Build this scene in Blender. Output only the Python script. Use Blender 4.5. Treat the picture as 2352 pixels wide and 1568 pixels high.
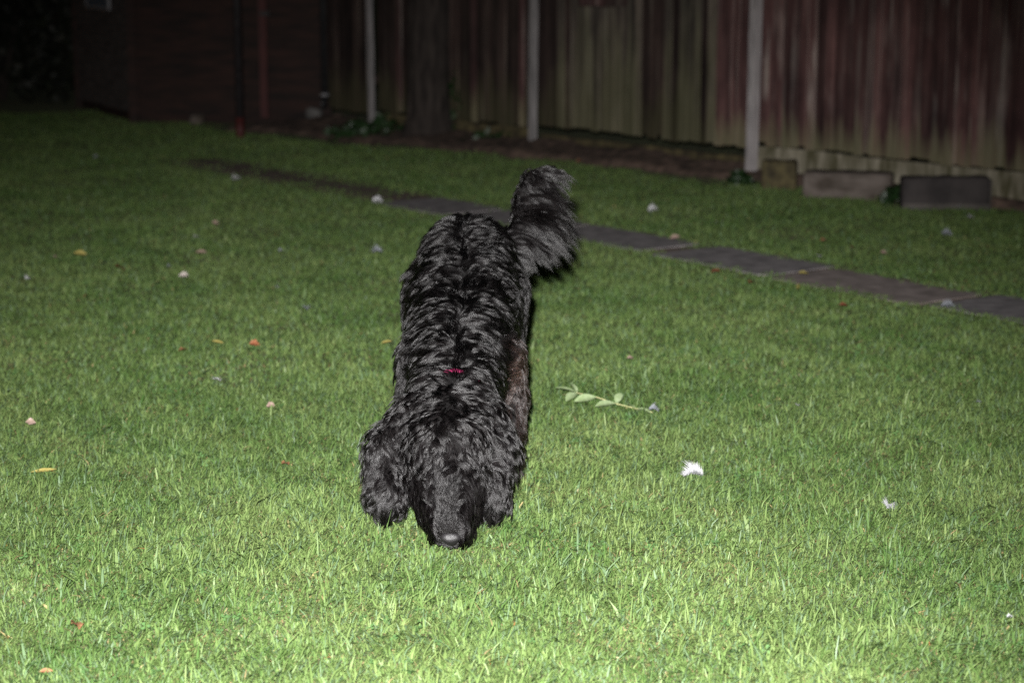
import bpy, math, random
import numpy as np
from mathutils import Vector, Matrix

for o in list(bpy.data.objects):
    bpy.data.objects.remove(o)
SC = bpy.context.scene
COL = SC.collection
R = math.radians

# ------------------------------------------------------------------ camera
CAM_H = 1.0
FPX = 4500.0                       # focal length in pixels of a 2352 px wide frame
PITCH = math.atan(877 / FPX)
cd = bpy.data.cameras.new('camera')
cam = bpy.data.objects.new('camera', cd)
COL.objects.link(cam)
cam.location = (0, 0, CAM_H)
cam.rotation_euler = (R(90) - PITCH, 0, 0)
cd.sensor_width = 36
cd.lens = FPX / 2352 * 36
cd.clip_start = 0.05
cd.clip_end = 300
cd.dof.use_dof = True
cd.dof.focus_distance = 3.38
cd.dof.aperture_fstop = 4.6
SC.camera = cam

# ------------------------------------------------------------------ sky: last of the dusk
W = bpy.data.worlds.new('World')
SC.world = W
W.use_nodes = True
wn = W.node_tree
sky = wn.nodes.new('ShaderNodeTexSky')
sky.sky_type = 'NISHITA'
sky.sun_disc = False
sky.sun_elevation = R(1.0)
sky.sun_rotation = R(200)
wn.links.new(sky.outputs[0], wn.nodes['Background'].inputs[0])
wn.nodes['Background'].inputs[1].default_value = 0.02

# ------------------------------------------------------------------ the flash on top of the photographer's camera
fd = bpy.data.lights.new('flash', 'SPOT')
flash = bpy.data.objects.new('flash', fd)
COL.objects.link(flash)
flash.location = (-0.042, -0.01, CAM_H + 0.135)
flash.rotation_euler = (Vector((-0.13, 3.25, 0.0)) - flash.location).to_track_quat('-Z', 'Y').to_euler()
fd.energy = 3000
fd.color = (1.0, 0.985, 0.97)
fd.spot_size = R(51)
fd.spot_blend = 1.0
fd.shadow_soft_size = 0.018

SC.view_settings.view_transform = 'Standard'
SC.view_settings.look = 'None'
SC.view_settings.exposure = 0.0
SC.view_settings.gamma = 1.0
SC.view_settings.use_curve_mapping = False
SC.cycles.use_denoising = False
SC.cycles.max_bounces = 5
SC.cycles.transmission_bounces = 4
SC.cycles.diffuse_bounces = 2
SC.cycles.glossy_bounces = 2

rng = np.random.default_rng(7)
random.seed(7)
CP, SP = math.cos(PITCH), math.sin(PITCH)


def ground_at(px, py, z=0.0):
    """point at height z that the photograph shows at (px, py) of its 2352 px wide copy"""
    x = (px - 1176) / FPX
    u = -(py - 784) / FPX
    r = (x, CP + u * SP, -SP + u * CP)
    t = (z - CAM_H) / r[2]
    return Vector((r[0] * t, r[1] * t, z))


# ------------------------------------------------------------------ helpers
def tag(o, label=None, cat=None, group=None, kind=None):
    if label: o['label'] = label
    if cat: o['category'] = cat
    if group: o['group'] = group
    if kind: o['kind'] = kind
    return o


def empty(name, loc=(0, 0, 0), rz=0.0):
    o = bpy.data.objects.new(name, None)
    COL.objects.link(o)
    o.empty_display_size = 0.1
    o.location = loc
    o.rotation_euler = (0, 0, rz)
    return o


def link_mesh(name, me, mat=None, parent=None):
    o = bpy.data.objects.new(name, me)
    COL.objects.link(o)
    if mat is not None and not me.materials:
        me.materials.append(mat)
    if parent is not None:
        o.parent = parent
    return o


def py_mesh(name, V, F, smooth=False):
    me = bpy.data.meshes.new(name)
    me.from_pydata([tuple(map(float, v)) for v in V], [], [tuple(map(int, f)) for f in F])
    if smooth:
        me.polygons.foreach_set('use_smooth', [True] * len(me.polygons))
    me.update()
    return me


def np_mesh(name, V, F, smooth=False):
    """V (n,3) array, F (m,k) array of equal-sided faces"""
    V = np.asarray(V, np.float32); F = np.asarray(F, np.int32)
    me = bpy.data.meshes.new(name)
    m, k = F.shape
    me.vertices.add(len(V)); me.vertices.foreach_set('co', V.ravel())
    me.loops.add(m * k); me.loops.foreach_set('vertex_index', F.ravel())
    me.polygons.add(m)
    me.polygons.foreach_set('loop_start', np.arange(0, m * k, k, dtype=np.int32))
    if smooth:
        me.polygons.foreach_set('use_smooth', np.ones(m, bool))
    me.update(calc_edges=True)
    return me


class Build:
    """collects simple solids into one mesh"""
    def __init__(s):
        s.V, s.F = [], []

    def solid(s, verts, faces):
        n = len(s.V)
        s.V += [tuple(v) for v in verts]
        s.F += [tuple(i + n for i in f) for f in faces]
        return s

    def box(s, x0, x1, y0, y1, z0, z1):
        v = [(x0, y0, z0), (x1, y0, z0), (x1, y1, z0), (x0, y1, z0), (x0, y0, z1), (x1, y0, z1), (x1, y1, z1), (x0, y1, z1)]
        return s.solid(v, [(0, 3, 2, 1), (4, 5, 6, 7), (0, 1, 5, 4), (1, 2, 6, 5), (2, 3, 7, 6), (3, 0, 4, 7)])

    def tube(s, pts, rad, n=10, cap=True):
        pts = [Vector(p) for p in pts]
        rings = []
        for i, p in enumerate(pts):
            d = (pts[min(i + 1, len(pts) - 1)] - pts[max(i - 1, 0)]).normalized()
            a = d.orthogonal().normalized() if abs(d.z) < 0.9 else Vector((1, 0, 0))
            a = (a - d * a.dot(d)).normalized()
            b = d.cross(a)
            r = rad[i] if isinstance(rad, (list, tuple)) else rad
            rings.append([p + (a * math.cos(2 * math.pi * k / n) + b * math.sin(2 * math.pi * k / n)) * r for k in range(n)])
        base = len(s.V)
        for rg in rings: s.V += [tuple(v) for v in rg]
        for i in range(len(pts) - 1):
            for k in range(n):
                s.F.append((base + i * n + k, base + i * n + (k + 1) % n, base + (i + 1) * n + (k + 1) % n, base + (i + 1) * n + k))
        if cap:
            s.F.append(tuple(base + k for k in range(n))[::-1])
            s.F.append(tuple(base + (len(pts) - 1) * n + k for k in range(n)))
        return s

    def mesh(s, name, smooth=False):
        return py_mesh(name, s.V, s.F, smooth)

    def obj(s, name, mat, parent=None, smooth=False, bevel=0):
        o = link_mesh(name, s.mesh(name, smooth), mat, parent)
        if bevel:
            m = o.modifiers.new('edges', 'BEVEL'); m.width = bevel; m.segments = 2; m.limit_method = 'ANGLE'
        return o


class Noise:
    """smooth pseudo noise in [-1,1], vectorised sum of random sinusoids"""
    def __init__(s, seed, dim=3, n=9, spread=1.0):
        g = np.random.default_rng(seed)
        d = g.normal(size=(n, dim)); d /= np.linalg.norm(d, axis=1)[:, None]
        s.k = d * g.uniform(1 - 0.45 * spread, 1 + 0.7 * spread, n)[:, None] * 2 * math.pi
        s.p = g.uniform(0, 6.28, n)

    def __call__(s, P, scale):
        return np.clip(np.sin(np.asarray(P) @ s.k.T / scale + s.p).sum(axis=-1) / math.sqrt(len(s.p)) / 1.1, -1.3, 1.3)


# ------------------------------------------------------------------ materials
def mat(name):
    m = bpy.data.materials.new(name)
    m.use_nodes = True
    nt = m.node_tree
    return m, nt, nt.nodes['Principled BSDF']


def N(nt, typ, **kw):
    n = nt.nodes.new(typ)
    for k, v in kw.items():
        if k.startswith('in_'):
            key = k[3:]
            n.inputs[int(key) if key.isdigit() else key.replace('_', ' ')].default_value = v
        else:
            setattr(n, k, v)
    return n


def ramp(nt, fac, stops):
    r = nt.nodes.new('ShaderNodeValToRGB')
    e = r.color_ramp.elements
    while len(e) < len(stops): e.new(0.5)
    for i, (p, c) in enumerate(stops):
        e[i].position = p
        e[i].color = (*c, 1) if len(c) == 3 else c
    nt.links.new(fac, r.inputs[0])
    return r.outputs[0]


def mixc(nt, fac, a, b, mode='MIX'):
    n = nt.nodes.new('ShaderNodeMix'); n.data_type = 'RGBA'; n.blend_type = mode
    for sock, v in ((n.inputs[0], fac), (n.inputs[6], a), (n.inputs[7], b)):
        if hasattr(v, 'links'): nt.links.new(v, sock)
        elif isinstance(v, (int, float)): sock.default_value = v
        else: sock.default_value = (*v, 1)
    return n.outputs[2]


def coords(nt, scale=(1, 1, 1), world=True):
    if world:
        g = nt.nodes.new('ShaderNodeNewGeometry'); src = g.outputs['Position']
    else:
        g = nt.nodes.new('ShaderNodeTexCoord'); src = g.outputs['Object']
    mp = nt.nodes.new('ShaderNodeMapping'); mp.inputs['Scale'].default_value = scale
    nt.links.new(src, mp.inputs[0])
    return mp.outputs[0]


def noise(nt, vec, scale, detail=4, rough=0.55):
    n = N(nt, 'ShaderNodeTexNoise', in_Scale=scale, in_Detail=detail, in_Roughness=rough)
    nt.links.new(vec, n.inputs['Vector'])
    return n.outputs[0]


def bump(nt, bsdf, h, strength=0.4, dist=0.01):
    b = N(nt, 'ShaderNodeBump', in_Strength=strength, in_Distance=dist)
    nt.links.new(h, b.inputs['Height']); nt.links.new(b.outputs[0], bsdf.inputs['Normal'])


def plain(name, c0, c1, scale=20, rough=0.8, bstr=0.4, bdist=0.004, stretch=(1, 1, 1), spec=0.3, lo=0.35, hi=0.65):
    m, nt, b = mat(name)
    v = coords(nt, stretch)
    f = noise(nt, v, scale)
    nt.links.new(ramp(nt, f, [(lo, c0), (hi, c1)]), b.inputs['Base Color'])
    b.inputs['Roughness'].default_value = rough
    b.inputs['Specular IOR Level'].default_value = spec
    bump(nt, b, f, bstr, bdist)
    return m


def board_material(name, dark, mid, pale, green, moss_z, greenness, pale_amt):
    """weathered stained board: long grain streaks, pale bare wood, algae creeping up from the foot"""
    m, nt, b = mat(name)
    oi = N(nt, 'ShaderNodeObjectInfo')
    base = coords(nt, (1, 1, 1))
    off = N(nt, 'ShaderNodeVectorMath', operation='MULTIPLY_ADD')
    comb = N(nt, 'ShaderNodeCombineXYZ')
    for i in range(3): nt.links.new(oi.outputs['Random'], comb.inputs[i])
    nt.links.new(comb.outputs[0], off.inputs[0]); off.inputs[1].default_value = (37, 51, 23)
    nt.links.new(base, off.inputs[2])
    st = N(nt, 'ShaderNodeMapping'); st.inputs['Scale'].default_value = (38, 38, 1.6)
    nt.links.new(off.outputs[0], st.inputs[0])
    g1 = noise(nt, st.outputs[0], 1.0, 5, 0.6)
    st2 = N(nt, 'ShaderNodeMapping'); st2.inputs['Scale'].default_value = (14, 14, 2.2)
    nt.links.new(off.outputs[0], st2.inputs[0])
    g2 = noise(nt, st2.outputs[0], 1.0, 3, 0.5)
    c = ramp(nt, g1, [(0.3, dark), (0.62, mid)])
    pf = ramp(nt, g2, [(0.62 - pale_amt, (0, 0, 0)), (0.72 - pale_amt * 0.5, (1, 1, 1))])
    rr = ramp(nt, oi.outputs['Random'], [(0.25, (0.15,) * 3), (0.9, (1,) * 3)])
    pf2 = mixc(nt, 1.0, pf, rr, 'MULTIPLY')
    c = mixc(nt, pf2, c, pale)
    st3 = N(nt, 'ShaderNodeMapping'); st3.inputs['Scale'].default_value = (60, 60, 0.9)
    nt.links.new(off.outputs[0], st3.inputs[0])
    thin = ramp(nt, noise(nt, st3.outputs[0], 1.0, 2, 0.5), [(0.58, (0, 0, 0)), (0.70, (0.7, 0.7, 0.7))])
    c = mixc(nt, thin, c, pale)
    bl = noise(nt, coords(nt, (5, 5, 2.6)), 1.0, 4, 0.65)
    c = mixc(nt, 1.0, c, ramp(nt, bl, [(0.3, (0.45, 0.45, 0.47)), (0.7, (1.3, 1.28, 1.25))]), 'MULTIPLY')
    rnd2 = N(nt, 'ShaderNodeMath', operation='FRACT'); rm = N(nt, 'ShaderNodeMath', operation='MULTIPLY'); rm.inputs[1].default_value = 17.3
    nt.links.new(oi.outputs['Random'], rm.inputs[0]); nt.links.new(rm.outputs[0], rnd2.inputs[0])
    c = mixc(nt, 1.0, c, ramp(nt, rnd2.outputs[0], [(0.0, (0.5, 0.5, 0.5)), (1.0, (1.25, 1.22, 1.2))]), 'MULTIPLY')
    sep = N(nt, 'ShaderNodeSeparateXYZ'); nt.links.new(base, sep.inputs[0])
    h = N(nt, 'ShaderNodeMapRange', in_1=0.1, in_2=moss_z, in_3=1.0, in_4=0.0)
    nt.links.new(sep.outputs[2], h.inputs[0])
    a = N(nt, 'ShaderNodeMath', operation='MULTIPLY_ADD'); a.inputs[1].default_value = 1.6
    nt.links.new(g2, a.inputs[0]); nt.links.new(h.outputs[0], a.inputs[2])
    gf = ramp(nt, a.outputs[0], [(0.5, (0, 0, 0)), (1.0, (greenness,) * 3)]) if False else None
    s2 = N(nt, 'ShaderNodeMapRange', in_1=1.05, in_2=1.55, in_3=0.0, in_4=greenness); s2.clamp = True
    nt.links.new(a.outputs[0], s2.inputs[0])
    c = mixc(nt, s2.outputs[0], c, green)
    nt.links.new(c, b.inputs['Base Color'])
    b.inputs['Roughness'].default_value = 0.85
    b.inputs['Specular IOR Level'].default_value = 0.2
    bump(nt, b, g1, 0.5, 0.003)
    return m


M = {}
M['board_red'] = board_material('stained red brown boards', (0.054, 0.029, 0.029), (0.145, 0.078, 0.076), (0.33, 0.28, 0.26), (0.19, 0.185, 0.105), 0.38, 0.6, 0.10)
M['board_green'] = board_material('algae covered boards', (0.042, 0.034, 0.030), (0.135, 0.117, 0.098), (0.26, 0.24, 0.20), (0.125, 0.124, 0.062), 0.95, 0.5, 0.13)
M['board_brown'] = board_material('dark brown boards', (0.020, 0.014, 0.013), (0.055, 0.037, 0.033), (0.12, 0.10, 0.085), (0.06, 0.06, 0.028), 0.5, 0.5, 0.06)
M['shed_red'] = plain('shed cladding red brown', (0.004, 0.0024, 0.002), (0.026, 0.0105, 0.0075), 3, 0.8, 0.3, 0.003, (1.6, 1.6, 9), lo=0.3, hi=0.72)  # shed colours kept extra dark to stand in for the flash's fall-off
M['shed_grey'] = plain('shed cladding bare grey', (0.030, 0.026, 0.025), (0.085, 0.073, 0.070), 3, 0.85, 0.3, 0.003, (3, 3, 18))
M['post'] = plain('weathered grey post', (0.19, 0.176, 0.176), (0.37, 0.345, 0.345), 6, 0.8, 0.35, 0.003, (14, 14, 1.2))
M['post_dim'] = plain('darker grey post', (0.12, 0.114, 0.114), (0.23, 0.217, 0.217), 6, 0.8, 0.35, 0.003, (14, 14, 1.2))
M['gravel_board'] = plain('mossy pale gravel board', (0.07, 0.064, 0.034), (0.26, 0.235, 0.18), 6, 0.9, 0.5, 0.004, (3.5, 3.5, 0.8))
M['timber_moss'] = plain('mossy timber', (0.026, 0.021, 0.012), (0.09, 0.074, 0.034), 17, 0.9, 0.6, 0.006)
M['stone_pale'] = plain('dirty pale stone', (0.032, 0.024, 0.017), (0.12, 0.10, 0.088), 13, 0.9, 0.5, 0.005, (0.6, 0.6, 1.4))
M['slab_char'] = plain('charcoal concrete', (0.020, 0.017, 0.017), (0.040, 0.034, 0.033), 12, 0.85, 0.4, 0.003)
M['slab_end'] = plain('lighter grey concrete', (0.04, 0.036, 0.032), (0.08, 0.071, 0.064), 12, 0.9, 0.4, 0.003)
M['rock'] = plain('pale rock', (0.06, 0.058, 0.056), (0.12, 0.115, 0.11), 14, 0.9, 0.6, 0.008)
M['bark'] = plain('dark bark', (0.012, 0.009, 0.008), (0.034, 0.027, 0.023), 9, 0.95, 0.9, 0.02, (3, 3, 0.7))
M['path_earth'] = plain('trodden earth', (0.085, 0.062, 0.050), (0.20, 0.15, 0.125), 18, 0.95, 0.7, 0.006)
M['soil'] = plain('bare earth', (0.045, 0.031, 0.024), (0.13, 0.088, 0.068), 18, 0.95, 0.9, 0.012)
M['black_plastic'] = plain('black pipe', (0.012, 0.012, 0.013), (0.02, 0.02, 0.021), 20, 0.4, 0.1, 0.001)
M['pole_dark'] = plain('dark painted steel', (0.012, 0.011, 0.012), (0.022, 0.019, 0.02), 30, 0.5, 0.2, 0.001)
M['pole_red'] = plain('red painted steel', (0.035, 0.006, 0.006), (0.06, 0.012, 0.010), 30, 0.6, 0.2, 0.001)
M['door_red'] = plain('faded red trim', (0.030, 0.008, 0.008), (0.060, 0.017, 0.015), 8, 0.7, 0.3, 0.002, (8, 8, 1))
M['sign'] = plain('pale blue sign', (0.07, 0.09, 0.12), (0.11, 0.13, 0.16), 14, 0.5, 0.1, 0.001)
M['white'] = plain('grimy white paint', (0.16, 0.16, 0.17), (0.24, 0.24, 0.25), 20, 0.6, 0.1, 0.001)
M['roof_felt'] = plain('roof felt', (0.02, 0.02, 0.02), (0.04, 0.04, 0.04), 60, 0.95, 0.4, 0.002)
M['slab_grey'] = plain('blue grey paving', (0.15, 0.138, 0.142), (0.27, 0.248, 0.25), 16, 0.85, 0.5, 0.003)
M['slab_pink'] = plain('buff brown paving', (0.17, 0.142, 0.132), (0.30, 0.25, 0.235), 16, 0.85, 0.5, 0.003)


def leafy(name, c0, c1, trans=0.3, rough=0.5):
    m, nt, b = mat(name)
    v = coords(nt, (1, 1, 1), world=False)
    oi = N(nt, 'ShaderNodeObjectInfo')
    f = noise(nt, v, 120, 3)
    col = ramp(nt, f, [(0.3, c0), (0.7, c1)])
    nt.links.new(col, b.inputs['Base Color'])
    b.inputs['Roughness'].default_value = rough
    t = N(nt, 'ShaderNodeBsdfTranslucent'); nt.links.new(col, t.inputs[0])
    mx = N(nt, 'ShaderNodeMixShader', in_0=trans)
    nt.links.new(b.outputs[0], mx.inputs[1]); nt.links.new(t.outputs[0], mx.inputs[2])
    nt.links.new(mx.outputs[0], nt.nodes['Material Output'].inputs[0])
    return m


M['leaf_yellow'] = leafy('yellow fallen leaf', (0.28, 0.23, 0.06), (0.40, 0.34, 0.11))
M['leaf_orange'] = leafy('orange fallen leaf', (0.27, 0.09, 0.04), (0.38, 0.16, 0.08))
M['leaf_red'] = leafy('dark red fallen leaf', (0.15, 0.05, 0.028), (0.24, 0.085, 0.045))
M['leaf_brown'] = leafy('brown fallen leaf', (0.22, 0.10, 0.05), (0.36, 0.19, 0.10))
M['leaf_pink'] = leafy('pale pinkish brown leaf', (0.30, 0.20, 0.16), (0.42, 0.31, 0.26))
M['leaf_willow'] = leafy('silvery green leaf', (0.22, 0.30, 0.13), (0.34, 0.42, 0.24))
M['stem'] = plain('straw stem', (0.28, 0.29, 0.13), (0.40, 0.38, 0.20), 60, 0.6, 0.1, 0.001)
M['ivy_leaf'] = leafy('dark glossy leaf', (0.008, 0.020, 0.006), (0.02, 0.05, 0.014), 0.15, 0.4)
M['tree_leaf'] = leafy('tree leaf', (0.03, 0.06, 0.015), (0.06, 0.10, 0.025), 0.3, 0.5)
M['hedge_leaf'] = leafy('black green hedge leaf', (0.004, 0.006, 0.003), (0.012, 0.014, 0.007), 0.1, 0.6)  # near black leaves for the added shrubs


def feather_mat(name, col):
    m, nt, b = mat(name)
    b.inputs['Base Color'].default_value = (*col, 1)
    b.inputs['Roughness'].default_value = 0.8
    t = N(nt, 'ShaderNodeBsdfTranslucent'); t.inputs[0].default_value = (*col, 1)
    mx = N(nt, 'ShaderNodeMixShader', in_0=0.4)
    nt.links.new(b.outputs[0], mx.inputs[1]); nt.links.new(t.outputs[0], mx.inputs[2])
    nt.links.new(mx.outputs[0], nt.nodes['Material Output'].inputs[0])
    return m


M['feather_white'] = feather_mat('white down', (0.68, 0.68, 0.70))
M['feather_grey'] = feather_mat('grey down', (0.36, 0.38, 0.42))
M['feather_buff'] = feather_mat('buff white down', (0.74, 0.66, 0.62))

# ------------------------------------------------------------------ the lawn: one ground sheet out to the horizon
n_lawn = Noise(3, 2, 9)
n_lawn2 = Noise(4, 2, 9)
FP = [Vector((2.28, 7.72, 0)), ground_at(1727, 405), ground_at(1228, 343), ground_at(865, 302), ground_at(752, 288)]   # fence line, right to left
PATH_A, PATH_B = np.array([1.60, 5.36]), np.array([-1.42, 9.62])
PATH_D = (PATH_B - PATH_A) / np.linalg.norm(PATH_B - PATH_A)
PATH_N = np.array([PATH_D[1], -PATH_D[0]])


def hgt(x, y):
    p = np.stack([np.asarray(x, float), np.asarray(y, float)], -1)
    rel = p - PATH_A
    sp, wp = rel @ PATH_D, rel @ PATH_N
    k = np.where((sp > -1.2) & (sp < 6.2), np.interp(np.abs(wp), [0.25, 0.6], [0.08, 1.0]), 1.0)
    return k * (0.007 * n_lawn(p, 0.55) + 0.010 * n_lawn2(p, 1.7))


xs = np.unique(np.concatenate([np.linspace(-60, -6, 10), np.arange(-6, 6.01, 0.1), np.linspace(6, 60, 10)]))
ys = np.unique(np.concatenate([np.linspace(-40, 1, 8), np.arange(1, 15.01, 0.1), np.linspace(15, 80, 12)]))
gx, gy = np.meshgrid(xs, ys, indexing='xy')
gz = hgt(gx, gy) - 0.004
nx, ny = len(xs), len(ys)
ii = (np.arange(ny - 1)[:, None] * nx + np.arange(nx - 1)[None, :]).ravel()
lawn_me = np_mesh('lawn', np.stack([gx.ravel(), gy.ravel(), gz.ravel()], 1), np.stack([ii, ii + 1, ii + 1 + nx, ii + nx], 1), True)
m, nt, b = mat('turf thatch and soil')
v = coords(nt)
f = noise(nt, v, 45, 5)
nt.links.new(ramp(nt, f, [(0.3, (0.060, 0.065, 0.025)), (0.5, (0.10, 0.12, 0.042)), (0.72, (0.16, 0.145, 0.075))]), b.inputs['Base Color'])
b.inputs['Roughness'].default_value = 0.95
bump(nt, b, f, 0.8, 0.01)
tag(link_mesh('lawn', lawn_me, m), 'mown green garden lawn', None, None, 'structure')


def in_path(x, y):
    rel = np.stack([x - PATH_A[0], y - PATH_A[1]], -1)
    s = rel @ PATH_D
    w = rel @ PATH_N
    return s, w


SLABS = []        # (start, length, centre offset, half width, material key)
s0 = -0.75
g2 = random.Random(5)
lens = [0.62, 0.60, 0.63, 0.58, 0.62, 0.56, 0.50]
keys = ['slab_grey', 'slab_grey', 'slab_pink', 'slab_grey', 'slab_grey', 'slab_grey', 'slab_grey', 'slab_grey', 'slab_grey']
for k, (L, key) in enumerate(zip(lens, keys)):
    SLABS.append((s0, L, 0.035 + g2.uniform(-0.02, 0.02), 0.158 + g2.uniform(-0.012, 0.012), key))
    s0 += L + g2.uniform(0.012, 0.03) + (0.07 if k in (3,) else 0)

path_len = np.linalg.norm(PATH_B - PATH_A)
fence_xy = np.array([[p.x, p.y] for p in FP])


def fence_front(x, y):
    """distance in front of the fence line (positive on the lawn side)"""
    best = np.full(np.shape(x), 1e9)
    side = np.zeros(np.shape(x))
    for a, bb in zip(fence_xy[:-1], fence_xy[1:]):
        d = bb - a
        L = np.linalg.norm(d); d = d / L
        rel = np.stack([x - a[0], y - a[1]], -1)
        t = np.clip(rel @ d, 0, L)
        q = rel - t[..., None] * d
        dist = np.linalg.norm(q, axis=-1)
        # lawn side is to the left-near of the line
        sg = np.sign(rel @ np.array([-d[1], d[0]]))
        upd = dist < best
        best = np.where(upd, dist, best); side = np.where(upd, sg, side)
    return best * side


n_edge = Noise(12, 2, 9)
n_edge2 = Noise(13, 2, 9)


def bare(x, y):
    """True where no grass grows: slabs, the earth of the path, the bed along the fence and shed"""
    p = np.stack([x, y], -1)
    s, w = in_path(x, y)
    e = 0.026 * n_edge(p, 0.16) + 0.018 * n_edge2(p, 0.05)
    on = np.zeros(np.shape(x), bool)
    for (a, L, c, hw, _) in SLABS:
        on |= (s > a + 0.004 + e) & (s < a + L - 0.004 - e) & (np.abs(w - c) < hw - 0.022 + e)
    worn = ((s > 3.6) & (s < 5.6) & (np.abs(w - 0.03) < 0.12 + 3.5 * e)) | ((s < 3.7) & (np.abs(w - 0.035) < 0.085 + 3 * e))      # worn earth where the slabs run out
    ff = fence_front(x, y)
    width = np.interp(x, [-1.3, -0.2, 0.3, 0.9, 1.15, 2.3], [0.75, 0.42, 0.30, 0.34, 0.12, 0.08])
    bed = ff < width + 2.2 * e
    return on | worn | bed


# grass -------------------------------------------------------------
n_dir = Noise(21, 2, 11); n_len = Noise(22, 2, 9); n_col = Noise(23, 2, 9); n_dark = Noise(24, 2, 9); n_tuft = Noise(25, 2, 9)


def half_w(y):
    return 0.27 * y + 0.45


def scatter(y0, y1, dens):
    """dens(y): blades per square metre"""
    out = []
    yy = np.linspace(y0, y1, 40)
    for a, bb in zip(yy[:-1], yy[1:]):
        c = (a + bb) / 2
        hw = half_w(c)
        n = int(dens(c) * 2 * hw * (bb - a))
        out.append(np.stack([rng.uniform(-hw, hw, n), rng.uniform(a, bb, n)], 1))
    P = np.concatenate(out)
    keep = ~bare(P[:, 0], P[:, 1])
    return P[keep]


def blade_colors(P, n):
    c = n_col(P, 0.35) * 0.5 + n_dark(P, 0.9) * 0.5
    r = rng.random(n)
    base = np.array([0.136, 0.206, 0.062])
    deep = np.array([0.070, 0.142, 0.034])
    lime = np.array([0.200, 0.268, 0.092])
    bluish = np.array([0.105, 0.165, 0.080])
    k = np.clip(0.5 + 0.26 * c + rng.normal(0, 0.18, n), 0, 1)[:, None]
    C = np.where(k < 0.5, deep + (base - deep) * (k * 2), base + (lime - base) * (k * 2 - 1))
    bl = rng.random(n) < 0.16
    C[bl] = bluish * rng.uniform(0.8, 1.3, bl.sum())[:, None]
    straw = rng.random(n) < np.clip(0.11 + 0.07 * n_tuft(P, 0.4), 0.02, 0.22)
    C[straw] = np.array([0.34, 0.27, 0.13]) * rng.uniform(0.55, 1.25, straw.sum())[:, None]
    rust = rng.random(n) < 0.003
    C[rust] = np.array([0.32, 0.12, 0.05])
    return C * rng.uniform(0.88, 1.10, n)[:, None], straw | rust


def blades(name, P, wscale, fine, hscale=1.0):
    n = len(P)
    z = hgt(P[:, 0], P[:, 1]) - 0.003
    tuft = np.clip(n_tuft(P, 0.16), -1, 1) * 0.14 + np.clip(n_len(P, 0.5), -1, 1) * 0.18
    L = hscale * 0.0168 * np.exp(rng.normal(0, 0.36, n)) * (1 + tuft)
    ps, pw = in_path(P[:, 0], P[:, 1])
    L *= np.where((ps > -1) & (ps < 5.8), np.interp(np.abs(pw), [0.15, 0.30], [0.55, 1.0]), 1.0)
    C, dead = blade_colors(P, n)
    L[dead] *= 0.75
    ang = n_dir(P, 0.22) * 1.4 + rng.normal(0, 1.7, n)
    lean = np.clip(rng.normal(0.84, 0.32, n), 0.08, 1.4)
    lean[dead] = np.clip(lean[dead] + 0.5, 0, 1.5)
    wd = wscale * 0.00105 * np.exp(rng.normal(0, 0.32, n))
    side_a = ang + math.pi / 2 + rng.normal(0, 0.55, n)
    sx, sy = np.cos(side_a) * wd, np.sin(side_a) * wd
    dx, dy = np.cos(ang), np.sin(ang)
    B = np.stack([P[:, 0], P[:, 1], z], 1)
    S = np.stack([sx, sy, np.zeros(n)], 1)
    def along(t):
        a = lean * (0.45 + 0.75 * t)
        return B + np.stack([dx * np.sin(a) * L * t, dy * np.sin(a) * L * t, np.cos(a) * L * t], 1)
    if fine == 2:
        m1, m2, tip = along(0.45), along(0.8), along(1.0)
        # mower-cut blunt tips on many blades
        cut = (rng.random(n) < 0.55)[:, None] * 0.45
        V = np.stack([B - S * 0.75, B + S * 0.75, m1 + S, m1 - S, tip + S * (0.08 + cut), tip - S * (0.08 + cut)], 1).reshape(-1, 3)
        o = np.arange(n)[:, None] * 6
        F = np.concatenate([o + [0, 1, 2, 3], o + [3, 2, 4, 5]], 1).reshape(-1, 4)
        k = 6
    elif fine == 0:
        V = np.stack([B - S, B + S, along(1.0)], 1).reshape(-1, 3)
        o = np.arange(n)[:, None] * 3
        F = (o + [0, 1, 2]).reshape(-1, 3)
        k = 3
    else:
        m1, tip = along(0.55), along(1.0)
        V = np.stack([B - S * 0.8, B + S * 0.8, tip + S * 0.5, tip - S * 0.5], 1).reshape(-1, 3)
        o = np.arange(n)[:, None] * 4
        F = (o + [0, 1, 2, 3]).reshape(-1, 4)
        k = 4
    me = np_mesh(name, V, F)
    at = me.attributes.new('blade', 'FLOAT_COLOR', 'POINT')
    at.data.foreach_set('color', np.repeat(np.concatenate([C, np.ones((n, 1))], 1), k, axis=0).astype(np.float32).ravel())
    return me


m, nt, b = mat('grass blade')
at = N(nt, 'ShaderNodeAttribute', attribute_name='blade')
nt.links.new(at.outputs['Color'], b.inputs['Base Color'])
b.inputs['Roughness'].default_value = 0.5
b.inputs['Specular IOR Level'].default_value = 0.28
tr = N(nt, 'ShaderNodeBsdfTranslucent'); nt.links.new(at.outputs['Color'], tr.inputs[0])
mx = N(nt, 'ShaderNodeMixShader', in_0=0.38)
nt.links.new(b.outputs[0], mx.inputs[1]); nt.links.new(tr.outputs[0], mx.inputs[2])
nt.links.new(mx.outputs[0], nt.nodes['Material Output'].inputs[0])
M['grass'] = m
D0 = 56000


def thin_sides(P, keep):
    """fewer blades in the strips that only a shifted view would see"""
    out = (np.abs(P[:, 0]) > 0.265 * P[:, 1] + 0.10) & (rng.random(len(P)) > keep)
    return P[~out]


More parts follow.
